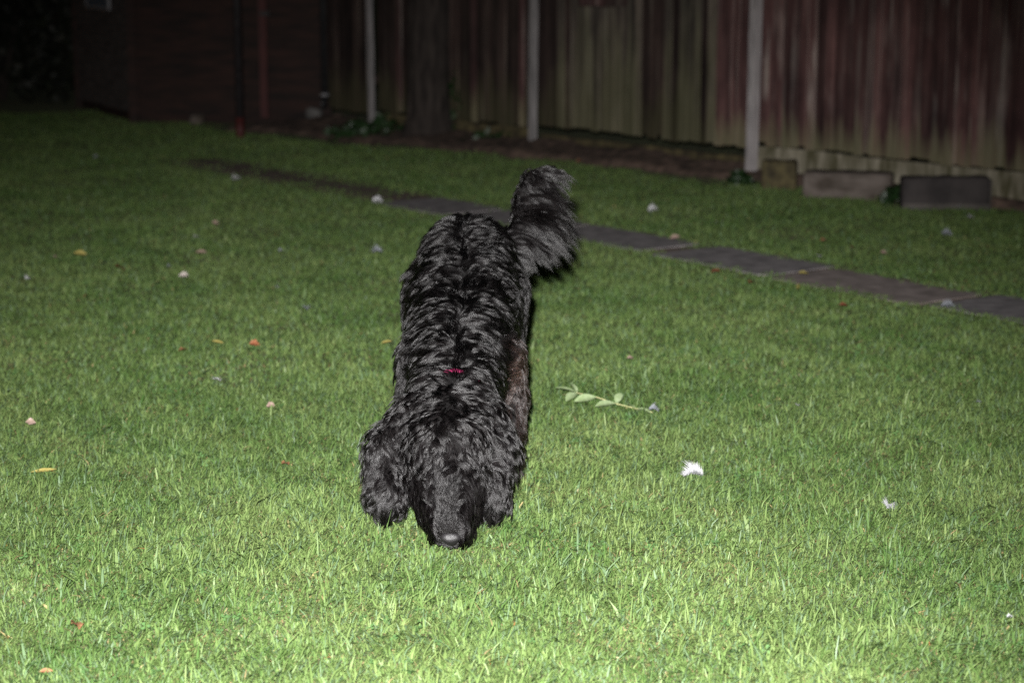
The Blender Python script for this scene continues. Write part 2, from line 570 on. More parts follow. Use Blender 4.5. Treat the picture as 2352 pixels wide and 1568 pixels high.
near = thin_sides(scatter(2.2, 4.6, lambda y: D0), 0.45)
under = thin_sides(scatter(2.2, 4.6, lambda y: D0 * 0.95), 0.4)
me_n = blades('grass', near, 1.0, 2)
g = link_mesh('grass', me_n, M['grass'])
tag(g, 'short mown grass blades of the nearer lawn around the dog', 'grass', None, 'stuff')
g = link_mesh('grass', blades('grass', under, 1.25, 0, 0.62), M['grass'])
tag(g, 'low dense undergrowth of grass blades in the nearer lawn', 'grass', None, 'stuff')
far = thin_sides(scatter(4.6, 13.2, lambda y: 1.0 * D0 * (4.6 / y) ** 1.5), 0.5)
g = link_mesh('grass', blades('grass', far, 2.3, 0, 0.85), M['grass'])
tag(g, 'short mown grass blades of the farther lawn towards the fence', 'grass', None, 'stuff')
print('BLADES', len(near), len(under), len(far))
# coarse longer tufts that the mower missed, as in the photograph's foreground
tufts = [(330, 1370, 46), (160, 1320, 60), (380, 1330, 30), (1085, 1238, 12), (950, 1238, 14), (985, 1256, 14), (1062, 1262, 12), (1015, 1266, 8), (1110, 1218, 12), (890, 1204, 12), (930, 1215, 10), (1150, 1204, 10), (1185, 1112, 10), (1790, 1325, 34), (2080, 1400, 26),
         (640, 1300, 30), (560, 1180, 40), (830, 1120, 60), (240, 1190, 40), (1450, 1330, 25), (2250, 1360, 25), (1180, 1420, 20), (860, 1460, 22), (1500, 1180, 20), (420, 1480, 25), (2150, 1250, 24)]
TP = []
for (px, py, n) in tufts:
    c = ground_at(px, py)
    TP.append(np.stack([rng.normal(c.x, 0.035, n), rng.normal(c.y, 0.035, n)], 1))
TP = np.concatenate(TP + [TP[k] + rng.normal(0, 0.05, TP[k].shape) for k in (0, 1, 9, 10, 11)])
g = link_mesh('grass', blades('grass', TP, 1.5, 2, 1.75), M['grass'])
tag(g, 'longer coarse grass tufts standing above the mown lawn', 'grass', None, 'stuff')
# clover leaflets among the blades
cc = []
for k in range(260):
    y = rng.uniform(2.3, 5.2); x = rng.uniform(-half_w(y), half_w(y))
    n = rng.integers(2, 9)
    cc.append(np.stack([rng.normal(x, 0.025, n), rng.normal(y, 0.025, n)], 1))
cc = np.concatenate(cc)
cc = cc[~bare(cc[:, 0], cc[:, 1])]
V, C = [], []
for (x, y) in cc:
    z = float(hgt(x, y)) + rng.uniform(0.006, 0.013)
    a0 = rng.uniform(0, 6.28); r = rng.uniform(0.0028, 0.0046)
    tilt = rng.normal(0, 0.35, 2)
    col = np.array([0.085, 0.165, 0.055]) * rng.uniform(0.8, 1.5)
    for q in range(3):
        a = a0 + q * 2.094
        ring = [(0, 0), (0.8, 0.62), (1.45, 0.75), (1.75, 0.25), (1.75, -0.25), (1.45, -0.75), (0.8, -0.62)]
        for (u, w) in ring:
            px_, py_ = r * (u * math.cos(a) - w * math.sin(a)), r * (u * math.sin(a) + w * math.cos(a))
            V.append((x + px_, y + py_, z + px_ * tilt[0] + py_ * tilt[1]))
            C.append((*col, 1))
V = np.array(V)
o_ = np.arange(len(V) // 7)[:, None] * 7
F = np.concatenate([o_ + [0, 1, 2, 3], o_ + [0, 3, 4, 5], ], 0)
F = np.concatenate([F, o_ + [0, 5, 6, 6]], 0) if False else F
cm = np_mesh('clover', V, F)
ca = cm.attributes.new('blade', 'FLOAT_COLOR', 'POINT'); ca.data.foreach_set('color', np.array(C, np.float32).ravel())
g = link_mesh('clover_leaves', cm, M['grass'])
tag(g, 'small clover leaflets scattered among the grass blades', 'clover', None, 'stuff')

# ------------------------------------------------------------------ path of paving slabs
path = empty('garden_path', (PATH_A[0], PATH_A[1], 0), math.atan2(PATH_D[1], PATH_D[0]))
tag(path, 'narrow path of single paving slabs crossing the lawn', None, None, 'structure')
gr = random.Random(9)
for (a, L, c, hw, key) in SLABS:
    x0, x1, y0, y1 = a, a + L, -c - hw, -c + hw
    V, n = [], 0
    ring = []
    for (ax, ay, bx, by) in ((x0, y0, x1, y0), (x1, y0, x1, y1), (x1, y1, x0, y1), (x0, y1, x0, y0)):
        for t in (0.04, 0.35, 0.65, 0.96):
            ring.append((ax + (bx - ax) * t + gr.uniform(-.003, .003), ay + (by - ay) * t + gr.uniform(-.003, .003)))
    k = len(ring)
    zt = -0.0006 + gr.uniform(-0.0004, 0.0004)
    cx, cy = (x0 + x1) / 2, (y0 + y1) / 2
    V = [(p[0], p[1], -0.04) for p in ring] + [(p[0], p[1], zt - 0.0008) for p in ring] + [(cx + (p[0] - cx) * 0.97, cy + (p[1] - cy) * 0.95, zt) for p in ring]
    F = [(i, (i + 1) % k, k + (i + 1) % k, k + i) for i in range(k)] + [(k + i, k + (i + 1) % k, 2 * k + (i + 1) % k, 2 * k + i) for i in range(k)] + [tuple(range(2 * k, 3 * k))]
    link_mesh('paving_slab', py_mesh('paving_slab', V, F), M[key], path)


def sheet(name, outline_fn, z, material, label, parent=None):
    pass


# worn earth under and beyond the slabs, and the bed along the fence: thin uneven sheets a little above the thatch
def strip(name, pts_a, pts_b, z0, rise, material, label, nseg=60, nacross=7, seed=0, rough=0.012):
    na = Noise(seed + 50, 2, 9)
    ta = np.linspace(0, 1, len(pts_a))
    A = np.array([[p[0], p[1]] for p in pts_a]); Bq = np.array([[p[0], p[1]] for p in pts_b])
    tt = np.linspace(0, 1, nseg)
    Ai = np.stack([np.interp(tt, ta, A[:, i]) for i in range(2)], 1)
    Bi = np.stack([np.interp(tt, ta, Bq[:, i]) for i in range(2)], 1)
    u = np.linspace(0, 1, nacross)
    G = Ai[:, None] * (1 - u[None, :, None]) + Bi[:, None] * u[None, :, None]
    G = G + 0.03 * np.stack([na(G, 0.2), na(G + 9, 0.2)], -1) * ((u == u[-1]) | (u == u[0]))[None, :, None]
    z = z0 + rise * (1 - u)[None, :] + rough * na(G, 0.13) + hgt(G[..., 0], G[..., 1]) * 0.5
    z[:, -1] -= 0.03; 
    V = np.concatenate([G, z[..., None]], -1).reshape(-1, 3)
    i = (np.arange(nseg - 1)[:, None] * nacross + np.arange(nacross - 1)[None]).ravel()
    o = link_mesh(name, np_mesh(name, V, np.stack([i, i + nacross, i + nacross + 1, i + 1], 1), True), material)
    tag(o, label, None, None, 'structure')
    return o


pa = [PATH_A + PATH_D * s + PATH_N * 0.23 for s in np.linspace(-0.8, 5.7, 12)]
pb = [PATH_A + PATH_D * s - PATH_N * 0.23 for s in np.linspace(-0.8, 5.7, 12)]
strip('path_earth', pa, pb, -0.0034, 0.0, M['path_earth'], 'trodden brown earth under and beyond the paving slabs', 90, 5, 1, 0.0006)
fdirs = []
bed_a, bed_b = [], []
wid = [0.05, 0.16, 0.42, 0.52, 0.80]
rise_n = Vector((-0.78, -0.62, 0))
for p, w in zip(FP, wid):
    bed_a.append((p.x + 0.03, p.y + 0.03)); bed_b.append((p.x + rise_n.x * w, p.y + rise_n.y * w))
strip('soil_bed', bed_a, bed_b, 0.012, 0.05, M['soil'], 'brown earth bank with dead leaves along the foot of the fence', 70, 8, 2)

# ------------------------------------------------------------------ fence
board_meshes = []
gb = random.Random(11)
for k in range(6):
    w = (0.060, 0.066, 0.072, 0.056, 0.078, 0.064)[k]
    H = 1.62
    dz = gb.uniform(-0.008, 0.008)
    # feather-edge: thick at one side, thin at the other; y is depth (front is negative)
    V = [(0, 0.0, dz), (w, 0.004, dz + gb.uniform(-.006, .006)), (w, -0.012, dz), (0, -0.004, dz), (0, 0, H), (w, 0.004, H), (w, -0.012, H), (0, -0.004, H)]
    board_meshes.append((w, py_mesh('board', V, [(0, 1, 2, 3), (4, 7, 6, 5), (3, 2, 6, 7), (2, 1, 5, 6), (0, 3, 7, 4), (1, 0, 4, 5)])))


def fence_panel(pa, pb, z0, picks, label, seed):
    """boards from pa to pb (pb is the left one in the picture); picks(t) chooses the material"""
    rg = random.Random(seed)
    d = (pa - pb); L = d.length
    root = empty('wooden_fence', (pb.x, pb.y, z0), math.atan2(d.y, d.x))
    tag(root, label, 'fence', 'close-boarded fence panels')
    x = 0.035
    while x < L - 0.06:
        w, me = board_meshes[rg.randrange(6)]
        key = picks(x / L, rg)
        o = bpy.data.objects.new('board', me)
        COL.objects.link(o); o.parent = root
        if not me.materials: me.materials.append(M['board_red'])
        o.material_slots[0].link = 'OBJECT'; o.material_slots[0].material = M[key]
        o.location = (x, rg.uniform(-0.002, 0.002), rg.uniform(-0.007, 0.007))
        o.rotation_euler = (0, rg.uniform(-0.004, 0.004), 0)
        x += w - 0.012 + rg.uniform(-0.002, 0.004)
    for zz in (0.18, 0.85, 1.45):
        Build().box(0.03, L - 0.03, 0.006, 0.045, zz, zz + 0.045).obj('rail', M['board_brown'], root)
    Build().box(0.03, L - 0.03, -0.02, 0.035, 1.622, 1.645).obj('capping', M['board_brown'], root)
    return root


fence_panel(FP[0], FP[1], 0.155, lambda t, r: 'board_red', 'dark red-brown board panel at the right end of the fence', 1)
fence_panel(FP[1], FP[2], 0.135, lambda t, r: 'board_brown' if t < 0.10 else ('board_red' if t > 0.84 else ('board_green' if r.random() < 0.85 else 'board_brown')),
            'green algae-covered board panel between the two thicker grey posts', 2)
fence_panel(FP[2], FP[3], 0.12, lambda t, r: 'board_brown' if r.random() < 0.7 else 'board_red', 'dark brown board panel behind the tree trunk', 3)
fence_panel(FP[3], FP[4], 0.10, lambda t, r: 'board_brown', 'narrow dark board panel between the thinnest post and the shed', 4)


def fence_post(p, half, label, lean, z1=1.85, key='post'):
    root = empty('fence_post', (p.x, p.y, 0), R(-52))
    tag(root, label, 'post', 'grey fence posts')
    s = Build()
    n = 9
    zs = np.linspace(-0.1, z1, n)
    V = []
    g = random.Random(int(half * 1e5))
    for i, z in enumerate(zs):
        ox = lean * z
        for (a, bq) in ((-1, -1), (-.75, -1.06), (.75, -1.06), (1, -1), (1, 1), (-1, 1)):
            V.append((a * half + ox + g.uniform(-.0015, .0015), bq * half + g.uniform(-.0015, .0015) - 0.03, z))
    F = [(i * 6 + k, i * 6 + (k + 1) % 6, (i + 1) * 6 + (k + 1) % 6, (i + 1) * 6 + k) for i in range(n - 1) for k in range(6)]
    F.append(tuple((n - 1) * 6 + k for k in range(6)))
    link_mesh('post_shaft', py_mesh('post_shaft', V, F), M[key], root)
    Build().box(-half * 1.25 + lean * z1, half * 1.25 + lean * z1, -half * 1.3 - .03, half * 1.3 - 0.03, z1 + .002, z1 + 0.022).obj('post_cap', M[key], root)
    return root


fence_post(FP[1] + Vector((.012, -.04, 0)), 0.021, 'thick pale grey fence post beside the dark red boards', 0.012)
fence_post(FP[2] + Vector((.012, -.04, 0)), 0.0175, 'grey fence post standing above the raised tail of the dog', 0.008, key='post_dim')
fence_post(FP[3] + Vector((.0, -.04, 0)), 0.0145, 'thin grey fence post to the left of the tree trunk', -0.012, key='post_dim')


def gravel_board(pa, pb, z0, z1, label, key='gravel_board', off=0.0):
    d = pa - pb; L = d.length
    root = Build()
    n = 14
    g = random.Random(int(L * 1e4))
    V = []
    for i in range(n + 1):
        x = 0.04 + (L - 0.08) * i / n
        t = z1 + g.uniform(-.004, .004); bb = z0 + g.uniform(-.004, .004)
        V += [(x, -0.02 + off, bb), (x, -0.02 + off, t), (x, 0.016 + off, t), (x, 0.016 + off, bb)]
    F = [(i * 4 + k, i * 4 + (k + 1) % 4, (i + 1) * 4 + (k + 1) % 4, (i + 1) * 4 + k) for i in range(n) for k in range(4)]
    F += [(3, 2, 1, 0), (n * 4, n * 4 + 1, n * 4 + 2, n * 4 + 3)]
    o = link_mesh('gravel_board', py_mesh('gravel_board', V, [f[::-1] for f in F]), M[key])
    o.location = (pb.x, pb.y, 0); o.rotation_euler = (0, 0, math.atan2(d.y, d.x))
    tag(o, label, 'gravel board', 'boards under the fence panels')
    return o


gravel_board(FP[0], FP[1], 0.03, 0.148, 'pale mossy board under the dark red-brown fence panel')
gravel_board(FP[1], FP[2], 0.00, 0.085, 'dark brown low board under the green algae-covered panel', 'timber_moss', 0.03)
gravel_board(FP[2], FP[3], 0.00, 0.112, 'mossy board under the fence panel behind the tree trunk', 'timber_moss')

# things leaning at the foot of the fence
fa = math.atan2(FP[0].y - FP[1].y, FP[0].x - FP[1].x)


def foot_block(name, px0, px1, pyb, h, depth, key, label, cat, yaw=0.0, bev=0.012, tilt=0.0, parts=None):
    a, bq = ground_at(px0, pyb), ground_at(px1, pyb + (px1 - px0) * 0.03)
    c = (a + bq) / 2
    L = (bq - a).length
    root = empty(name, (c.x, c.y, 0), yaw)
    tag(root, label, cat)
    s = Build()
    g = random.Random(px0)
    nseg = 8
    V = []
    for i in range(nseg + 1):
        x = -L / 2 + L * i / nseg
        j = lambda q: g.uniform(-q, q)
        V += [(x, 0 + j(.002), -0.02), (x, tilt + j(.003), h + j(.004)), (x, depth + tilt + j(.003), h + j(.004)), (x, depth + j(.002), -0.02)]
    F = [(i * 4 + (k + 1) % 4, i * 4 + k, (i + 1) * 4 + k, (i + 1) * 4 + (k + 1) % 4) for i in range(nseg) for k in range(4)]
    F += [(0, 1, 2, 3), (nseg * 4 + 3, nseg * 4 + 2, nseg * 4 + 1, nseg * 4)]
    o = link_mesh('block_body', py_mesh('block_body', V, [f[::-1] for f in F]), M[key], root)
    md = o.modifiers.new('edges', 'BEVEL'); md.width = bev; md.segments = 2; md.limit_method = 'ANGLE'
    return root, L


foot_block('timber_block', 1748, 1828, 434, 0.125, 0.10, 'timber_moss', 'mossy squared timber block right beside the thick grey post', 'timber', R(-12))
foot_block('stone_block', 1842, 2048, 453, 0.108, 0.12, 'stone_pale', 'pale dirty stone lying between the mossy timber and the dark block', 'stone', R(-14), 0.012, 0.02)
r_, L_ = foot_block('concrete_block', 2070, 2276, 477, 0.128, 0.10, 'slab_char', 'dark charcoal concrete block at the foot of the pale mossy board', 'block', R(-4))
Build().box(-L_ / 2 + 0.004, L_ / 2 - 0.004, -0.0035, 0.02, 0.0, 0.022).obj('pale_foot', M['slab_end'], r_)  # lighter strip along the foot of the block
Build().box(L_ / 2 - 0.02, L_ / 2 + 0.0035, 0.006, 0.094, 0.0, 0.118).obj('pale_end', M['slab_end'], r_)  # lighter face on the block's right end

# box on the fence, only its foot in view
d_ = (FP[1] - FP[2]).normalized()
bp = FP[2] + (FP[1] - FP[2]) * 0.40
nb = empty('nest_box', (bp.x, bp.y, 0.78), math.atan2(d_.y, d_.x))
tag(nb, 'dark brown wooden box fixed high on the green algae-covered panel', 'box')
Build().box(-0.10, 0.10, -0.14, -0.02, 0, 0.015).obj('floor_board', M['board_red'], nb)
Build().box(-0.10, 0.10, -0.155, -0.141, -0.008, 0.24).obj('front_board', M['board_red'], nb)
for sx in (-0.114, 0.101):
    Build().box(sx, sx + 0.013, -0.155, -0.02, -0.008, 0.27).obj('side_board', M['board_brown'], nb)
Build().solid([(-.13, -.19, .245), (.13, -.19, .245), (.13, -.014, .30), (-.13, -.014, .30), (-.13, -.19, .26), (.13, -.19, .26), (.13, -.014, .315), (-.13, -.014, .315)],
              [(0, 3, 2, 1), (4, 5, 6, 7), (0, 1, 5, 4), (1, 2, 6, 5), (2, 3, 7, 6), (3, 0, 4, 7)]).obj('roof_board', M['roof_felt'], nb)
Build().tube([(0, -0.162, 0.17), (0, -0.154, 0.17)], 0.017, 14).obj('entrance_hole', M['black_plastic'], nb)

# ------------------------------------------------------------------ tree in front of the fence
tp = ground_at(985, 322)
tree = empty('tree', (tp.x, tp.y + 0.02, 0))
tag(tree, 'thick dark tree trunk standing in front of the fence', 'tree')
nb_ = Noise(77, 3, 11)
zs = np.concatenate([np.linspace(-0.05, 0.3, 12), np.linspace(0.33, 3.2, 50)])
th = np.linspace(0, 2 * math.pi, 56, endpoint=False)
V = []
for z in zs:
    r0 = 0.112 + 0.075 * math.exp(-max(z, 0) / 0.10) - 0.012 * z
    ox = 0.006 * math.sin(z * 2.1)
    for t in th:
        q = np.array([math.cos(t) * 1.0, math.sin(t) * 1.0, z * 0.22])
        q2 = np.array([math.cos(t), math.sin(t), z * 0.9])
        ridge = abs(float(nb_(q * 1.0, 0.30)))
        r1 = r0 * (1 + 0.05 * math.sin(3 * t + 1) * math.exp(-max(z, 0) / .15)) + 0.012 * (ridge - 0.4) + 0.004 * float(nb_(q2, 0.2))
        V.append((ox + r1 * math.cos(t), r1 * math.sin(t), z))
n = len(th)
F = [(i * n + k, i * n + (k + 1) % n, (i + 1) * n + (k + 1) % n, (i + 1) * n + k) for i in range(len(zs) - 1) for k in range(n)]
link_mesh('trunk', py_mesh('trunk', V, F, True), M['bark'], tree)
gt = random.Random(3)
tips = []
for k in range(7):
    a = k * 0.9 + gt.uniform(-.2, .2)
    z0 = gt.uniform(2.2, 3.1)
    L = gt.uniform(0.9, 1.6)
    pts = [Vector((0, 0, z0))]
    for s in range(1, 6):
        t = s / 5
        pts.append(Vector((math.cos(a) * L * t, math.sin(a) * L * t * 0.6 - 0.1 * t, z0 + 0.9 * t + 0.25 * t * t)) + Vector((gt.uniform(-.05, .05), gt.uniform(-.05, .05), 0)))
    Build().tube(pts, [0.05, 0.042, 0.034, 0.026, 0.018, 0.01], 8).obj('limb', M['bark'], tree, True)
    tips += pts[2:]


def leaf_cloud(name, centers, rad, n, size, material, parent, seed, flat=1.0):
    g = np.random.default_rng(seed)
    C = np.array([tuple(c) for c in centers])
    idx = g.integers(0, len(C), n)
    d = g.normal(size=(n, 3)); d /= np.linalg.norm(d, axis=1)[:, None]
    P = C[idx] + d * (rad * g.random(n)[:, None] ** 0.5) * np.array([1, 1, flat])
    a = g.normal(size=(n, 3)); a /= np.linalg.norm(a, axis=1)[:, None]
    bq = np.cross(a, g.normal(size=(n, 3))); bq /= np.linalg.norm(bq, axis=1)[:, None]
    s = size * g.uniform(0.6, 1.3, n)[:, None]
    up = np.cross(a, bq) * s * 0.25
    V = np.stack([P - a * s, P + bq * s * 0.5 + up, P + a * s, P - bq * s * 0.5 + up], 1).reshape(-1, 3)
    o = np.arange(n)[:, None] * 4
    return link_mesh(name, np_mesh(name, V, (o + [0, 1, 2, 3]).reshape(-1, 4)), material, parent)


leaf_cloud('crown', tips, 0.55, 5200, 0.05, M['tree_leaf'], tree, 5)

# ivy climbing the trunk's foot on its right and weeds in the bed
iv = empty('ivy_plant', (tp.x + 0.17, tp.y - 0.02, 0))
tag(iv, 'small dark leafy ivy growing up beside the tree trunk', 'ivy')
Build().tube([(0, 0, -0.01), (0.0, 0, 0.12), (-0.02, 0.01, 0.25), (-0.03, 0.01, 0.38)], 0.004, 6).obj('stem', M['bark'], iv)
leaf_cloud('leaves', [(0, 0, 0.10), (0.02, 0, 0.16), (0.0, 0, 0.22), (-.02, 0, 0.28), (-.03, 0, .34)], 0.06, 160, 0.022, M['ivy_leaf'], iv, 8)
for k, (px, py, h, lab) in enumerate(((880, 318, 0.10, 'low dark weed clump in the bed under the thin grey post'),
                                      (820, 322, 0.07, 'low dark weed clump between the shed corner and the thin post'),
                                      (1130, 338, 0.05, 'low mossy weed clump in the bed to the right of the tree'),
                                      (2056, 468, 0.05, 'low dark weed clump between the pale stone and dark block'),
                                      (1700, 424, 0.03, 'low dark weed clump at the foot of the thick grey post'))):
    c = ground_at(px, py)
    ws = 1.0 if k < 3 else 0.25
    w = empty('weed_clump', (c.x, c.y, 0))
    tag(w, lab, 'weeds', 'weed clumps in the bed')
    Build().tube([(0, 0, -0.01), (0.01, 0, h)], 0.003, 5).obj('stem', M['bark'], w)
    leaf_cloud('leaves', [(-.12 * ws, 0, h * .5), (-.05 * ws, 0.02, h * .8), (0, 0, h), (.06 * ws, 0, h * .7), (.13 * ws, 0.01, h * .4)], 0.03 + 0.04 * ws, 170, 0.022, M['ivy_leaf'], w, 20 + k, 0.7)

# ------------------------------------------------------------------ shed at the far left
SA, SB, SCn = ground_at(310, 281), ground_at(185, 247), ground_at(752, 286)
shed = empty('garden_shed', (SA.x, SA.y, 0))
tag(shed, 'red-brown boarded garden shed with one bare grey side, behind the red pole', 'shed')


def local(p): return p - SA


def cladding(p0, p1, h, key, rows, seed, skip=()):
    """horizontal overlapping boards on the wall from p0 to p1 (outside to the right of p0->p1 seen from above is -normal)"""
    rg = random.Random(seed)
    d = (p1 - p0); L = d.length; d.normalize()
    nrm = Vector((d.y, -d.x, 0))
    if nrm.y > 0 and abs(nrm.y) > abs(nrm.x): nrm = -nrm
    hh = h / rows
    me = None
    for i in range(rows):
        z = 0.06 + i * hh
        V = []
        for (s, e) in ((0.004, 0), (0.004 + 0.0, 0)): pass
        q = [Vector((0, 0.002, 0)), Vector((0, -0.018, 0)), Vector((0, -0.008, hh + 0.006)), Vector((0, 0.002, hh + 0.006))]
        if me is None:
            V = [(0.03, v.y, v.z) for v in q] + [(L - 0.03, v.y, v.z) for v in q]
            me = py_mesh('cladding_board', V, [(0, 1, 2, 3), (7, 6, 5, 4), (1, 5, 6, 2), (0, 4, 5, 1), (2, 6, 7, 3), (3, 7, 4, 0)])
            me.materials.append(M[key])
        o = bpy.data.objects.new('cladding_board', me)
        COL.objects.link(o); o.parent = shed
        lp = local(p0)
        o.location = (lp.x, lp.y, z)
        o.rotation_euler = (rg.uniform(-.01, .01), 0, math.atan2(d.y, d.x))
    return nrm


back_l = SB + (SCn - SA)
# core walls (one solid, boards stand proud of it)
c4 = [local(p) for p in (SA, SCn, back_l, SB)]
cen = sum(c4, Vector()) / 4
c4 = [cen + (p - cen) * 0.985 for p in c4]
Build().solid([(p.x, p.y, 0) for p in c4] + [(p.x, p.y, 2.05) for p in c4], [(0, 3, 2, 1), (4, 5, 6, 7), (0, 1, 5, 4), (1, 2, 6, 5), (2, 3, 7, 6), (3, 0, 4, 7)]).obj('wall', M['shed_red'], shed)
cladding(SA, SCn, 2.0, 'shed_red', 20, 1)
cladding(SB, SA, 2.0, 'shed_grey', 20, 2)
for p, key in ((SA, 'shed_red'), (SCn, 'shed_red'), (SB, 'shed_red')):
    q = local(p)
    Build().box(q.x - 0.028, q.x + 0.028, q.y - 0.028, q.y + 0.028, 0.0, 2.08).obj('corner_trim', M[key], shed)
rz = 2.09
Build().solid([(p.x * 1.0, p.y, rz + (0.25 if i in (1, 2) else 0.0)) for i, p in enumerate([cen + (q - cen) * 1.12 for q in c4])] +
              [(p.x * 1.0, p.y, rz + 0.03 + (0.25 if i in (1, 2) else 0.0)) for i, p in enumerate([cen + (q - cen) * 1.12 for q in c4])],
              [(0, 3, 2, 1), (4, 5, 6, 7), (0, 1, 5, 4), (1, 2, 6, 5), (2, 3, 7, 6), (3, 0, 4, 7)]).obj('roof', M['roof_felt'], shed)
dd = (SCn - SA).normalized()
ang = math.atan2(dd.y, dd.x)


def on_front(px, off=0.0):
    """distance along the shed front that the photograph shows at px"""
    best = min((abs(1176 + FPX * (SA + dd * s).x / (((SA + dd * s).y) * CP + SP) - px), s) for s in np.linspace(0, 1.3, 400))
    return best[1]


s_a, s_b = on_front(425), on_front(612)
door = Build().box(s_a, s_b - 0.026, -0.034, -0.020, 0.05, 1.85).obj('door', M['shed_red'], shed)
door.rotation_euler = (0, 0, ang)
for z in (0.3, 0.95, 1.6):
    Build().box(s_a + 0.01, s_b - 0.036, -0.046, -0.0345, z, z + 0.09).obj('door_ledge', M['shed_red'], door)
t = Build().box(s_b - 0.024, s_b + 0.024, -0.042, -0.019, 0.04, 1.9).obj('door_post', M['door_red'], shed)
t.rotation_euler = (0, 0, ang)
lt = Build().box(s_b - 0.01, s_b + 0.05, -0.062, -0.043, 0.66, 0.69).tube([(s_b + 0.028, -0.062, 0.675), (s_b + 0.028, -0.085, 0.675)], 0.012, 8).obj('latch', M['black_plastic'], shed)
lt.rotation_euler = (0, 0, ang)
# sign on the grey side
dl = (SA - SB).normalized(); al = math.atan2(dl.y, dl.x)
LL = (SA - SB).length
sg = empty('sign_board', (SB.x, SB.y, 0), al)
tag(sg, 'small pale blue sign with white edge on the grey shed side', 'sign')
sx0, sx1 = LL * 0.30, LL * 0.70
Build().box(sx0, sx1, -0.034, -0.024, 0.70, 0.92).obj('plate', M['sign'], sg)
for (a0, a1, z0, z1) in ((sx0 - .012, sx1 + .012, 0.683, 0.70), (sx0 - .012, sx1 + .012, 0.92, 0.937)):
    Build().box(a0, a1, -0.038, -0.022, z0, z1).obj('edge_strip', M['white'], sg)
for a0 in (sx0 - .012, sx1):
    Build().box(a0, a0 + .012, -0.038, -0.022, 0.7005, 0.9195).obj('edge_strip', M['white'], sg)
# downpipe at the shed corner
pc = ground_at(748, 290)
dp = empty('downpipe', (pc.x, pc.y - 0.03, 0))
tag(dp, 'black downpipe at the shed corner above the pale rock', 'pipe')
Build().tube([(0, 0, 0.16), (0, 0, 2.0)], 0.022, 12).obj('pipe', M['black_plastic'], dp, True)
Build().tube([(0, 0, 0.20), (0, -0.02, 0.155), (0, -0.05, 0.13)], 0.024, 12).obj('shoe', M['black_plastic'], dp, True)
Build().tube([(0, 0, 0.185), (0, 0, 0.20)], 0.027, 12).obj('pipe_clip', M['white'], dp, True)


def rock(name, px, py, sx, sy, sz, key, label, seed):
    c = ground_at(px, py)
    nn = Noise(seed, 3, 9)
    V, F = [], []
    a, bq = 12, 18
    for i in range(a + 1):
        for j in range(bq):
            t, p = math.pi * i / a, 2 * math.pi * j / bq
            v = np.array([math.sin(t) * math.cos(p), math.sin(t) * math.sin(p), math.cos(t)])
            v = v * (1 + 0.16 * float(nn(v, 1.1))) / max(np.abs(v).max(), 0.75) * 0.85
            V.append((v[0] * sx, v[1] * sy, v[2] * sz + sz * 0.6))
    for i in range(a):
        for j in range(bq):
            F.append((i * bq + j, (i + 1) * bq + j, (i + 1) * bq + (j + 1) % bq, i * bq + (j + 1) % bq))
    o = link_mesh(name, py_mesh(name, V, F, True), M[key])
    o.location = (c.x, c.y + sy * 0.5, 0)
    tag(o, label, 'rock')


rock('rock', 722, 290, 0.062, 0.05, 0.07, 'rock', 'pale grey rock at the shed corner under the downpipe', 31)
rock('rock', 452, 284, 0.05, 0.04, 0.035, 'stone_pale', 'low brownish stone at the foot of the shed front', 33)

# pole
pp = ground_at(552, 323)
po = empty('clothes_pole', (pp.x, pp.y, 0))
tag(po, 'thin dark steel pole with red foot standing before the shed', 'pole')
Build().tube([(0, 0, 0.13), (0, 0, 2.2)], 0.022, 12).obj('pole_shaft', M['pole_dark'], po, True)
Build().tube([(0, 0, -0.03), (0, 0, 0.128)], 0.0245, 12).obj('pole_foot', M['pole_red'], po, True)
Build().tube([(-0.08, 0, 2.12), (0.08, 0, 2.12)], 0.008, 8).obj('line_hook', M['pole_dark'], po, True)

# invented dark hedge left of the shed, put in to keep that corner black
for k, (x, y, w, h, lab) in enumerate(((-3.75, 14.3, 0.62, 1.9, 'made-up dark shrub filling the unlit left corner beside the shed'), (-4.75, 14.0, 0.7, 2.0, 'made-up dark shrub at the far left beyond the lawn'))):
    sh = empty('added_dark_shrub', (x, y, 0))
    tag(sh, lab, 'shrub', 'added dark shrubs beyond the lawn')
    st = Build()
    for q in range(5):
        a = q * 1.25
        st.tube([(0.05 * math.cos(a), 0.05 * math.sin(a), -.02), (0.2 * math.cos(a), 0.2 * math.sin(a), 0.7), (0.35 * math.cos(a), 0.35 * math.sin(a), 1.5)], [0.025, 0.018, 0.008], 6)
    st.obj('trunk', M['bark'], sh)
    g = np.random.default_rng(60 + k)
    cs = [(g.uniform(-w, w), g.uniform(-.35, .35), g.uniform(0.12, h)) for _ in range(60)]
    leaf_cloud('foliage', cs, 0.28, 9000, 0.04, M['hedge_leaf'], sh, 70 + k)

# ------------------------------------------------------------------ the dog: black curly coat, nose down in the grass
CX = -0.10
